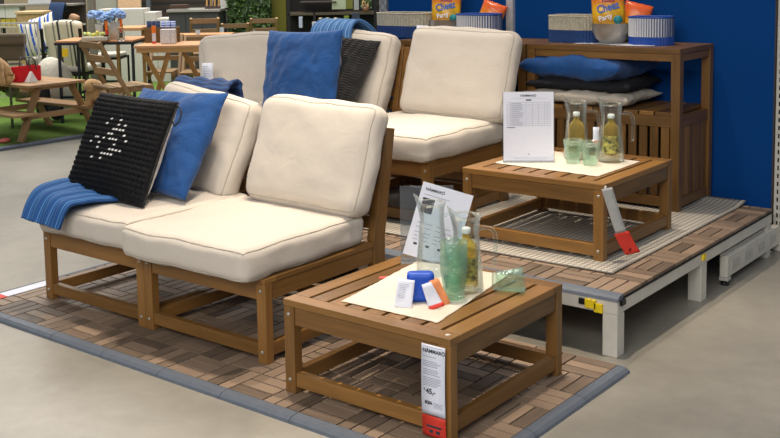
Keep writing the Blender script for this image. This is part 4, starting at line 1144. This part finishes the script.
# dining table with dark metal frame
dt = thing('dining_table', 'wooden-topped dining table with dark blue metal frame, flowers on it', 'table', gat(102, 9.42), VIEW-R(2))
m = MB(); m.box(-.36, .33, -.25, .3, .712, .728); m.build('top', W_TOP, dt, bevel=.003)
MB().box(-.365, .335, -.255, .305, .69, .7118).build('frame', DARKMET, dt, bevel=.003)
for x in (-.34, .31):
    for y in (-.24, .27): MB().box(x, x+.022, y, y+.022, 0, .69).build('leg', DARKMET, dt)
MB().box(-.33, .33, -.235, -.22, .22, .24).build('cross_bar', DARKMET, dt)
t = thing('side_table', 'wooden-topped table behind the flower table, beside the white blocks', 'table', gat(132, 10.6), VIEW)
MB().box(-.2, .12, -.2, .25, .74, .77).build('top', W_TOP, t, bevel=.003)
for x in (-.18, .08): MB().box(x, x+.03, 0, .03, 0, .74).build('leg', W_PALE, t)
DT = G0+.729
BLF = plain('hydrangea_blue', (150, 184, 232), .7, 0, .12, 60)
def flowers(label, u, D, hp, rp, fl_, seed):
    t = thing('flower_pot', label, 'flower pot', on(u, D, DT), 0)
    MB().lathe([(0, 0), (rp*.75, 0), (rp, hp), (rp*.88, hp), (rp*.7, .01), (0, .01)], (0, 0, 0), 20).build('pot', plain('white_ceramic', (206, 202, 192), .5), t)
    rr = random.Random(seed)
    for k in range(fl_):
        a = 2*PI*k/fl_+seed; c = Vector((math.cos(a)*.065, math.sin(a)*.05, hp+.05+rr.uniform(-.01, .03)))
        mm_ = MB()
        for j in range(42):
            th = rr.uniform(0, 6.28); ph = math.acos(rr.uniform(-.7, 1)); r_ = .046
            mm_.ell(c+Vector((r_*math.sin(ph)*math.cos(th), r_*math.sin(ph)*math.sin(th), r_*math.cos(ph)*.85)), (.014, .014, .011), n=6, m=4)
        mm_.build('flower_head', BLF, t)
        MB().tube([(0, 0, hp*.4), tuple(c)], .003, 5).build('stem', lf, t)
flowers('white pot of blue hydrangeas at the left on the flower table', 99, 9.4, .13, .045, 4, 1)
flowers('white pot of blue hydrangeas at the right on the flower table', 112.5, 9.3, .15, .055, 5, 2)
dbt = thing('dark_bottle', 'black bottle with orange and red tag between the two hydrangea pots', 'bottle', on(104.5, 9.15, DT), VIEW)
MB().lathe([(0, 0), (.022, 0), (.024, .12), (.012, .15), (.012, .19), (0, .19)], (0, 0, 0), 16).build('body', plain('black_glossy', (18, 18, 20), .2), dbt)
MB().box(.0, .026, -.03, -.026, .07, .17).build('orange_tag', plain('orange_tag', (236, 120, 20), .6), dbt); MB().box(.0, .026, -.031, -.027, .05, .09).build('red_tag', RED, dbt)
db2 = dup(dbt, 'black bottle right of the right hydrangea pot', on(119, 9.5, DT), VIEW)
bk = thing('fruit_tray', 'white tray of yellow and green decorations at the left on the flower table', 'tray', on(93, 9.15, DT), VIEW)
MB().box(-.10, .12, -.06, .06, 0, .035).build('tray', plain('whitewashed', (200, 190, 170), .7), bk, bevel=.005)
for k in range(9):
    MB().ell((-.08+k*.022, rnd.uniform(-.03, .03), .05+rnd.uniform(0, .02)), (.018, .018, .016), n=10, m=6).build('fruit', plain('lemon_yellow', (224, 208, 90), .6) if k % 2 else plain('pale_lime', (200, 216, 140), .6), bk)
jr = thing('glass_jar', 'clear glass jar right of the white hydrangea pot', 'jar', on(119.5, 9.05, DT), 0)
MB().lathe([(0, 0), (.032, 0), (.034, .07), (.022, .09), (.022, .10), (.02, .10), (.03, .07), (.029, .006), (0, .006)], (0, 0, 0), 20).build('body', CLEAR, jr)
MB().lathe([(.0, .10), (.024, .10), (.024, .118), (0, .118)], (0, 0, 0), 16).build('cork', W_PALE, jr)

# padded chairs at the left
def padded_chair(label, loc, rz, pad, frame_, w=.5, h=.92, wood_arm=True):
    t = thing('garden_armchair', label, 'chair', loc, rz)
    for x in (-w/2, w/2-.025):
        MB().bar((x+.012, -.22, 0), (x+.012, -.20, .62), .024, .024).build('leg', frame_, t)
        MB().bar((x+.012, .22, 0), (x+.012, .30, h-.05), .024, .024).build('leg', frame_, t)
        MB().box(x-.012, x+.037, -.24, .26, .62, .64).build('armrest', W_TOP if wood_arm else frame_, t, bevel=.003)
    MB().box(-w/2+.026, w/2-.026, -.22, .22, .36, .385).build('seat_frame', frame_, t)
    MB().box(-w/2+.026, w/2-.026, -.2, -.18, .15, .17).build('cross_bar', frame_, t)
    def fn(u, v):
        x = (-w/2+.03)+u*(w-.06); s = v
        y = .17+.10*s+.0-.055*math.sin(PI*min(1, max(0, u)))**.4; z = .40+s*(h-.40)
        return (x, y, z+.02*math.sin(u*PI))
    m = MB(); m.grid(fn, 16, 12, (1, 1)); m.build('back_pad', pad, t, solid=.05)
    MB().box(-w/2+.03, w/2-.03, -.22, .16, .388, .45).build('seat_pad', plain('off_white_pad', (196, 192, 180), .9), t, bevel=.02)
    return t
BST = stripes('blue_cream_stripe', [(232, 226, 206), (44, 90, 190), (232, 226, 206), (30, 60, 130)], [0, .35, .6, .9], 3, 0)
CST = stripes('cream_black_stripe', [(228, 222, 196), (70, 70, 68), (236, 230, 206), (150, 148, 136)], [0, .55, .70, .88], 2.4, 0)
def striped_pillow(label, u, v, D, w, h, mat, rot):
    mm_ = pillow_mesh(w, h, .12, .06, 2., .004, n=20)
    o = mm_.build('striped_pillow', mat, loc=at(u, v, D), rot=rot, weld=.0006); return tag(o, label, 'pillow')
bn = thing('garden_bench', 'dark wooden bench with wooden armrest behind the red bag', 'bench', gat(42, 10.3), VIEW)
MB().box(-.15, .12, -.1, .3, .40, .44).build('seat', plain('dark_pine', (112, 82, 34), .6), bn)
for x in (-.14, .0, .08): MB().box(x, x+.035, -.1, -.06, 0, .40 if x < 0 else .60).build('leg', plain('dark_pine', (112, 82, 34), .6), bn)
MB().box(-.02, .14, -.13, .25, .60, .625).build('armrest', W_TOP, bn)
MB().box(-.15, .12, .28, .31, .44, .80).build('backrest', plain('dark_pine', (112, 82, 34), .6), bn)
MB().box(-.15, .11, -.11, .27, .442, .50).build('seat_pad', plain('off_white_pad', (196, 192, 180), .9), bn, bevel=.015)
striped_pillow('blue and cream striped pillow at the left on the bench', 35, 38, 10.1, .28, .36, BST, (R(-10), R(-14), VIEW))
striped_pillow('blue and cream striped pillow at the right on the bench, higher', 45, 34, 10.25, .28, .38, BST, (R(-10), R(-18), VIEW-.2))
padded_chair('black metal garden chair with cream and black striped back pad', gat(73, 10.0), VIEW+R(172), CST, BLACKM, .40, .86, False)
# chair behind with navy throw
oc = thing('garden_armchair', 'chair with brown back cushion and navy throw behind the striped chairs', 'chair', gat(64, 11.6), VIEW)
MB().box(-.12, .22, -.05, .25, .35, .5).build('seat', BLACKM, oc)
for x in (-.12, .19): MB().box(x, x+.03, -.05, -.02, 0, .35).build('leg', BLACKM, oc)
Mx = Matrix.Rotation(R(22), 4, 'Y')
MB().box(.02, .13, 0, .10, .42, .84, Mx @ Matrix.Translation((-.30, 0, .0))).build('back_cushion', plain('tan_leather', (168, 132, 100), .6), oc, bevel=.03)
drape('', '', [(-.17, -.06, .55), (-.17, -.07, .80), (-.15, .0, 1.0), (-.15, .12, .9)], [(-.01, -.06, .55), (-.01, -.07, .80), (.01, 0, .99), (.0, .12, .9)], plain('dark_navy_cloth', (26, 50, 88), .9), parent=oc, ripple=.004, n=(16, 12)).name = 'throw'
# rear shelf line and boxes at far left
sf = thing('store_shelf', 'long grey shelf with white cartons and yellow packs at the far left', 'shelf', gat(-14, 11.8), VIEW)
sw_ = 88*11.8/F; z_ = zat(30, 5, 11.8)-G0
MB().box(0, sw_, 0, .45, z_-.015, z_+.005).build('shelf_board', plain('grey_shelf', (140, 136, 128), .5), sf)
MB().box(0, sw_, 0, .45, zat(10, 26, 11.8)-G0-.02, zat(10, 26, 11.8)-G0).build('shelf_board', plain('pale_shelf', (200, 190, 170), .5), sf)
for x in (0, .58, sw_-.04): MB().box(x, x+.04, .41, .45, 0, 2.4).build('upright', plain('dark_upright', (50, 44, 40), .6), sf)
MB().box(.6, sw_, .40, .42, .4, 2.4).build('dark_back', plain('dark_brown_back', (60, 50, 44), .7), sf)
for i, (a, b_) in enumerate(((-10, -1), (-.5, 5.2), (5.5, 20))):
    o = solidbox('white_carton', 'white carton with small drawing on the far left shelf, %s of three' % ('leftmost', 'middle', 'rightmost')[i], 'carton', a, b_, 6.2, 18, 11.82, .2, plain('white_cartons2', (214, 212, 204), .7), 'cartons on the far left shelf')
for i in range(5):
    o = solidbox('yellow_pack', 'yellow pack under the white cartons, %s from the left' % ('first', 'second', 'third', 'fourth', 'fifth')[i], 'pack', 1+i*5.2, 1+i*5.2+4.6, 19, 25.8, 11.82, .15, plain('yellow_pack', (196, 176, 60), .7, 0, .3, 60), 'yellow packs on the far left shelf')
solidbox('grey_carton', 'light grey carton above the shelf at the far left', 'carton', 28, 50, -20, 4, 11.9, .05, plain('light_grey_panel', (196, 198, 200), .6))
# rattan panel and wire cart
rp = thing('rattan_crate', 'pale woven rattan crate behind the wire cart at the left', 'crate', gat(17, 10.9), VIEW)
def rat():
    m, nt, b = nodes('rattan'); tc = N(nt, 'ShaderNodeTexCoord'); br = N(nt, 'ShaderNodeTexBrick', Scale=22.)
    br.inputs['Color1'].default_value = lin((218, 186, 138)); br.inputs['Color2'].default_value = lin((198, 162, 112)); br.inputs['Mortar'].default_value = lin((140, 106, 66))
    mp = N(nt, 'ShaderNodeMapping'); mp.inputs['Rotation'].default_value = (R(90), 0, 0)
    nt.links.new(tc.outputs['Object'], mp.inputs['Vector']); nt.links.new(mp.outputs['Vector'], br.inputs['Vector']); nt.links.new(br.outputs['Color'], b.inputs['Base Color']); return m
MB().box(-.02, .24, 0, .3, 0, .899).build('body', rat(), rp, bevel=.01)
MB().box(-.03, .25, -.01, .31, .90, .93).build('rim', plain('rattan_rim', (206, 176, 130), .6), rp, bevel=.005)
wc = thing('wire_cart', 'white wire display cart at the far left behind the picnic table', 'cart', gat(0, 9.6), VIEW)
cwid = 37*9.6/F
for x in (-.12, cwid-.02): MB().box(x, x+.018, 0, .02, 0, .88 if x > 0 else .88).build('post', WHITEP, wc)
MB().box(-.12, cwid, 0, .02, .86, .88).build('top_bar', WHITEP, wc)
m = MB()
for k in range(7): m.box(-.12, cwid, .004, .010, .20+k*.09, .206+k*.09)
m.build('wires', WHITEP, wc)
m = MB()
for k in range(9): m.box(-.1+k*.05, -.096+k*.05, .002, .006, .18, .86)
m.build('wires', WHITEP, wc)
tch = thing('tube_chair', 'taupe cushioned chair with bent grey steel tube arm at the left edge', 'chair', gat(4, 9.15), VIEW)
MB().box(-.14, .12, .05, .15, .56, .70).build('back_cushion', TAUPE, tch, bevel=.02)
MB().box(-.14, .14, .03, .13, .70, .80).build('back_cushion', TAUPE, tch, bevel=.02)
MB().box(-.14, .10, -.20, .10, .32, .40).build('seat', TAUPE, tch, bevel=.02)
TUBE = plain('satin_grey_tube', (150, 152, 150), .35, .6)
MB().tube([(-.2, -.2, .55), (.02, -.2, .56), (.065, -.2, .54), (.085, -.2, .49), (.085, -.2, 0)], .012, 8).build('arm_tube', TUBE, tch)
MB().tube([(-.2, .1, .52), (.08, .1, .53), (.115, .1, .50), (.125, .1, .45), (.125, .1, 0)], .009, 8).build('arm_tube', TUBE, tch)

# children's picnic table
A0 = Vector((-4.016, 2.56, 0)); 
pa = at(10, 143, 8.05); 
p_l = gat(10.5, 8.15); p_r = gat(91, 8.75)
axis = (p_r-p_l); Wd = axis.length; ang = math.atan2(axis.y, axis.x)
pt = thing('picnic_table', 'small wooden children picnic table with A-shaped legs on the turf', 'picnic table', (p_l+p_r)/2, ang)
H_ = .46
def A_leg(y):
    MB().bar((-Wd/2+.02, y, 0), (-.17, y, H_-.03), .03, .062, (0, 1, 0)).build('leg', W_KID, pt, bevel=.003)
    MB().bar((Wd/2-.02, y, 0), (.13, y, H_-.03), .03, .062, (0, 1, 0)).build('leg', W_KID, pt, bevel=.003)
    MB().box(-Wd/2+.06, Wd/2-.06, y+.016, y+.036, .165, .21).build('seat_beam', W_KID, pt, bevel=.002)
A_leg(0); A_leg(.62)
m = MB()
for k in range(4): m.box(-.34+k*.135, -.34+k*.135+.128, -.12, .85, H_-.03, H_-.008)
m.build('table_top', W_KID, pt, bevel=.003)
MB().box(-.32, .18, -.0, .03, H_-.065, H_-.031).build('top_beam', W_KID, pt)
MB().box(-Wd/2-.10, -Wd/2+.11, -.12, .85, .212, .234).build('seat', W_KID, pt, bevel=.003)
MB().box(Wd/2-.20, Wd/2+.0, -.20, .85, .212, .234).build('seat', W_KID, pt, bevel=.003)
PTM = pt.location
def loc_on(lx, ly, z): 
    c, s = math.cos(ang), math.sin(ang); return Vector((PTM.x+lx*c-ly*s, PTM.y+lx*s+ly*c, G0+z))
rb = thing('red_bag', 'bright red felt basket with dark handle on the picnic table', 'bag', loc_on(-.125, .22, H_-.006), ang+.12)
m = MB()
for a in ((-.11, .11, -.05, -.046, 0, .12), (-.11, .11, .046, .05, 0, .12), (-.11, -.106, -.046, .046, 0, .12), (.106, .11, -.046, .046, 0, .12), (-.11, .11, -.05, .05, 0, .004)): m.box(*a)
m.build('body', plain('red_felt', (206, 14, 30), .9), rb, bevel=.002)
for y in (-.05, .05): MB().tube([(-.02 if y > 0 else .0, y, .10), (-.015, y, .16), (.0, y, .19), (.03, y, .185), (.055, y, .15), (.06, y, .09)], .006, 6).build('handle', plain('grey_handle', (70, 70, 78), .7), rb)
wt2 = thing('table_card', 'small white folded triangle card before the red basket', 'card', loc_on(-.155, .08, H_-.006), ang)
b_ = MB(); b_.v = [Vector(p) for p in ((-.045, 0, 0), (.045, 0, 0), (0, .015, .085), (-.045, .06, 0), (.045, .06, 0), (0, .045, .085))]
b_.face([0, 1, 2]); b_.face([4, 3, 5]); b_.face([1, 4, 5, 2]); b_.face([3, 0, 2, 5]); b_.face([0, 3, 4, 1])
b_.build('card', plain('card_white', (214, 210, 206), .7), wt2)
PLUSH = fabric('golden_plush', (190, 150, 100), 300, .95, .12, .8)
DARKP = plain('plush_dark', (22, 20, 22), .9)
def skin_body(name, joints, edges, mat, parent):
    me = bpy.data.meshes.new(name); me.from_pydata([j[:3] for j in joints], edges, [])
    o = bpy.data.objects.new(name, me); COL.objects.link(o)
    sk = o.modifiers.new('skin', 'SKIN'); sk.use_smooth_shade = True
    o.modifiers.new('sub', 'SUBSURF').levels = 2; o.modifiers['sub'].render_levels = 2
    for i, j in enumerate(joints): me.skin_vertices[0].data[i].radius = (j[3], j[3])
    me.skin_vertices[0].data[0].use_root = True
    me.materials.append(mat); o.parent = parent; return o
def plush_dog(label, loc, rz):
    t = thing('plush_dog', label, 'plush toy', loc, rz)
    # local x forward (head), z up; sits on the bench edge with hanging front legs
    J = [(-.02, 0, .075, .070), (.05, 0, .105, .066), (.10, 0, .135, .055), (.13, 0, .145, .050), (.175, 0, .115, .034),
         (.06, -.05, .04, .030), (.065, -.055, -.03, .028), (.06, .05, .04, .030), (.065, .055, -.03, .028),
         (-.05, -.06, .03, .036), (.0, -.075, -.02, .028), (-.05, .06, .03, .036), (.0, .075, -.02, .028)]
    E_ = [(0, 1), (1, 2), (2, 3), (3, 4), (1, 5), (5, 6), (1, 7), (7, 8), (0, 9), (9, 10), (0, 11), (11, 12)]
    skin_body('body', J, E_, PLUSH, t)
    for s in (-1, 1):
        MB().ell((.115, s*.050, .125), (.018, .009, .036)).build('ear', PLUSH, t)
        MB().ell((.155, s*.026, .155), (.006, .005, .006)).build('eye', DARKP, t)
    MB().ell((.208, 0, .112), (.010, .012, .009)).build('nose', DARKP, t)
    return t
pd = plush_dog('golden plush puppy hanging over the right bench of the picnic table', loc_on(Wd/2-.045, -.12, .236), ang+R(205)); pd.scale = (1.22, 1.22, 1.22)
plush_dog('golden plush puppy sitting on the picnic table at the left border', loc_on(-.44, .14, H_+.03), ang+R(215)).scale = (1.15, 1.15, 1.25)
pn = thing('plush_panda', 'large black and white plush panda slumped on the turf behind the picnic table', 'plush toy', gat(51, 9.35), VIEW)
PW = fabric('cream_plush', (212, 206, 190), 300, .95, .06, .5); PG = fabric('grey_plush', (150, 146, 130), 300, .95, .06, .5); PB = fabric('black_plush', (18, 19, 26), 300, .95, .2, .5)
MB().ell((.0, .02, .31), (.17, .14, .27), Matrix.Rotation(R(-14), 3, 'Y'), 28, 18).build('body', PW, pn)
skin_body('arm', [(-.05, -.06, .36, .075), (-.08, -.10, .24, .07), (-.08, -.14, .12, .062), (-.05, -.16, .06, .058)], [(0, 1), (1, 2), (2, 3)], PB, pn)
b_ = MB(); b_.ell((-.27, -.05, .30), (.12, .10, .10), None, 20, 14); b_.ell((-.35, -.10, .28), (.065, .05, .05), None, 16, 10); b_.build('head', PG, pn)
MB().ell((-.41, -.125, .30), (.025, .02, .022)).build('nose', DARKP, pn)
for x_ in (-.30, -.20): MB().ell((x_, .0, .395), (.035, .02, .035)).build('ear', PB, pn)
skin_body('leg', [(.05, -.04, .09, .085), (.0, -.14, .075, .07)], [(0, 1)], PB, pn)
pk = tag(MB().ell((0, 0, 0), (.05, .03, .02)).build('pink_slipper', plain('coral_pink', (224, 120, 110), .7), loc=loc_on(-.43, .1, .02), rot=(0, 0, ang)), 'small pink object on the turf under the picnic table', 'slipper')
# stacked chairs beyond
for (u, D, lab) in ((80, 10.9, 'black folding garden chair with white seat pad behind the flower table, left one'), (108, 10.9, 'black folding garden chair with white seat pad behind the flower table, right one')):
    t = thing('garden_chair', lab, 'chair', gat(u, D), VIEW); t.scale = (.8, 1, 1)
    MB().box(-.17, .17, -.18, .2, .43, .45).build('seat', BLACKM, t); MB().box(-.16, .16, -.17, .18, .4505, .49).build('seat_pad', plain('off_white_pad', (196, 192, 180), .9), t, bevel=.012)
    for x in (-.18, .16):
        for y in (-.18, .18): MB().box(x, x+.022, y, y+.022, 0, .45).build('leg', BLACKM, t)
    MB().box(-.18, .18, -.18, -.165, .2, .22).build('cross_bar', BLACKM, t)
yt = tag(MB().box(-.025, .025, -.004, .004, -.05, .02).build('yellow_tag', YEL, loc=at(65, 51, 9.15), rot=(0, 0, VIEW)), 'yellow tag hanging from the cream striped chair', 'tag')
# bench chair seen under the flower table
#ENDBG
GROUPS = {'sofa_section': 'modular sofa sections', 'seat_cushion': 'box seat cushions on the sofas', 'back_cushion': 'back cushions on the sofas',
 'throw_pillow': 'scatter pillows', 'throw_blanket': 'throws over the sofas', 'coffee_table': 'low slatted tables', 'glass_pitcher': 'glass pitchers on the tables',
 'drink_bottle': 'bottles in the pitchers', 'drinking_glass': 'green bubbled glasses', 'shelving_unit': 'slatted shelving units', 'woven_basket': 'woven baskets on the shelves',
 'striped_bin': 'striped bins on the shelves', 'steel_bowl': 'steel bowls on the shelves', 'snack_bag': 'snack bags on the shelves', 'folding_chair': 'wooden folding chairs on the turf',
 'flower_pot': 'hydrangea pots on the dining table', 'plush_dog': 'plush puppies at the picnic table', 'sign_holder': 'acrylic sign holders on the tables', 'striped_pillow': 'striped pillows on the bench',
 'garden_chair': 'black chairs under the dining table', 'dark_bottle': 'black bottles on the dining table'}
for o in COL.objects:
    g_ = GROUPS.get(o.name.split('.')[0])
    if o.parent is None and g_ and 'group' not in o: o['group'] = g_
# ------------------------------------------------------------------ light
w = bpy.data.worlds.new('world'); bpy.context.scene.world = w; w.use_nodes = True
bg = w.node_tree.nodes['Background']; bg.inputs['Color'].default_value = (.80, .88, 1, 1); bg.inputs['Strength'].default_value = .26
def area(name, loc, target, size, power, col):
    l = bpy.data.lights.new(name, 'AREA'); l.shape = 'RECTANGLE'; l.size = size[0]; l.size_y = size[1]; l.energy = power; l.color = col
    o = bpy.data.objects.new(name, l); COL.objects.link(o); o.location = loc
    o.rotation_euler = (Vector(target)-Vector(loc)).to_track_quat('-Z', 'Y').to_euler(); return o
def spot(name, loc, target, power, col, ang=70, blend=.4, r=.05):
    l = bpy.data.lights.new(name, 'SPOT'); l.energy = power; l.color = col; l.spot_size = R(ang); l.spot_blend = blend; l.shadow_soft_size = r
    o = bpy.data.objects.new(name, l); COL.objects.link(o); o.location = loc
    o.rotation_euler = (Vector(target)-Vector(loc)).to_track_quat('-Z', 'Y').to_euler(); return o
WARM = (1, .84, .66); NEUT = (1, .96, .90)
area('front_fill', (3.2, -4.2, 3.6), (.8, .9, .3), (4, 2.5), 235, NEUT)  # added fill high on the camera side, lifts the sofas' front faces
area('ceiling_panel_far', (-6, 5, 5.5), (-6, 6, 0), (7, 7), 900, NEUT)
spot('track_spot_sofa', (.15, 1.0, 4.6), (.35, .55, 0), 385, WARM, 50, .7, .05)
spot('track_spot_table', (1.55, .9, 4.6), (1.5, .7, 0), 520, WARM, 46, .7, .05)
spot('track_spot_rear', (.9, 2.0, 4.6), (.9, 2.0, 0), 335, WARM, 50, .7, .05)
spot('track_spot_back', (1.0, 5.2, 3.8), (.2, -.2, 0), 330, WARM, 50, .6, .08)
sc = bpy.context.scene
sc.cycles.transparent_max_bounces = 40; sc.cycles.max_bounces = 10
sc.view_settings.view_transform = 'Standard'; sc.view_settings.look = 'None'; sc.view_settings.exposure = 0; sc.view_settings.gamma = 1
sc.view_settings.use_curve_mapping = False
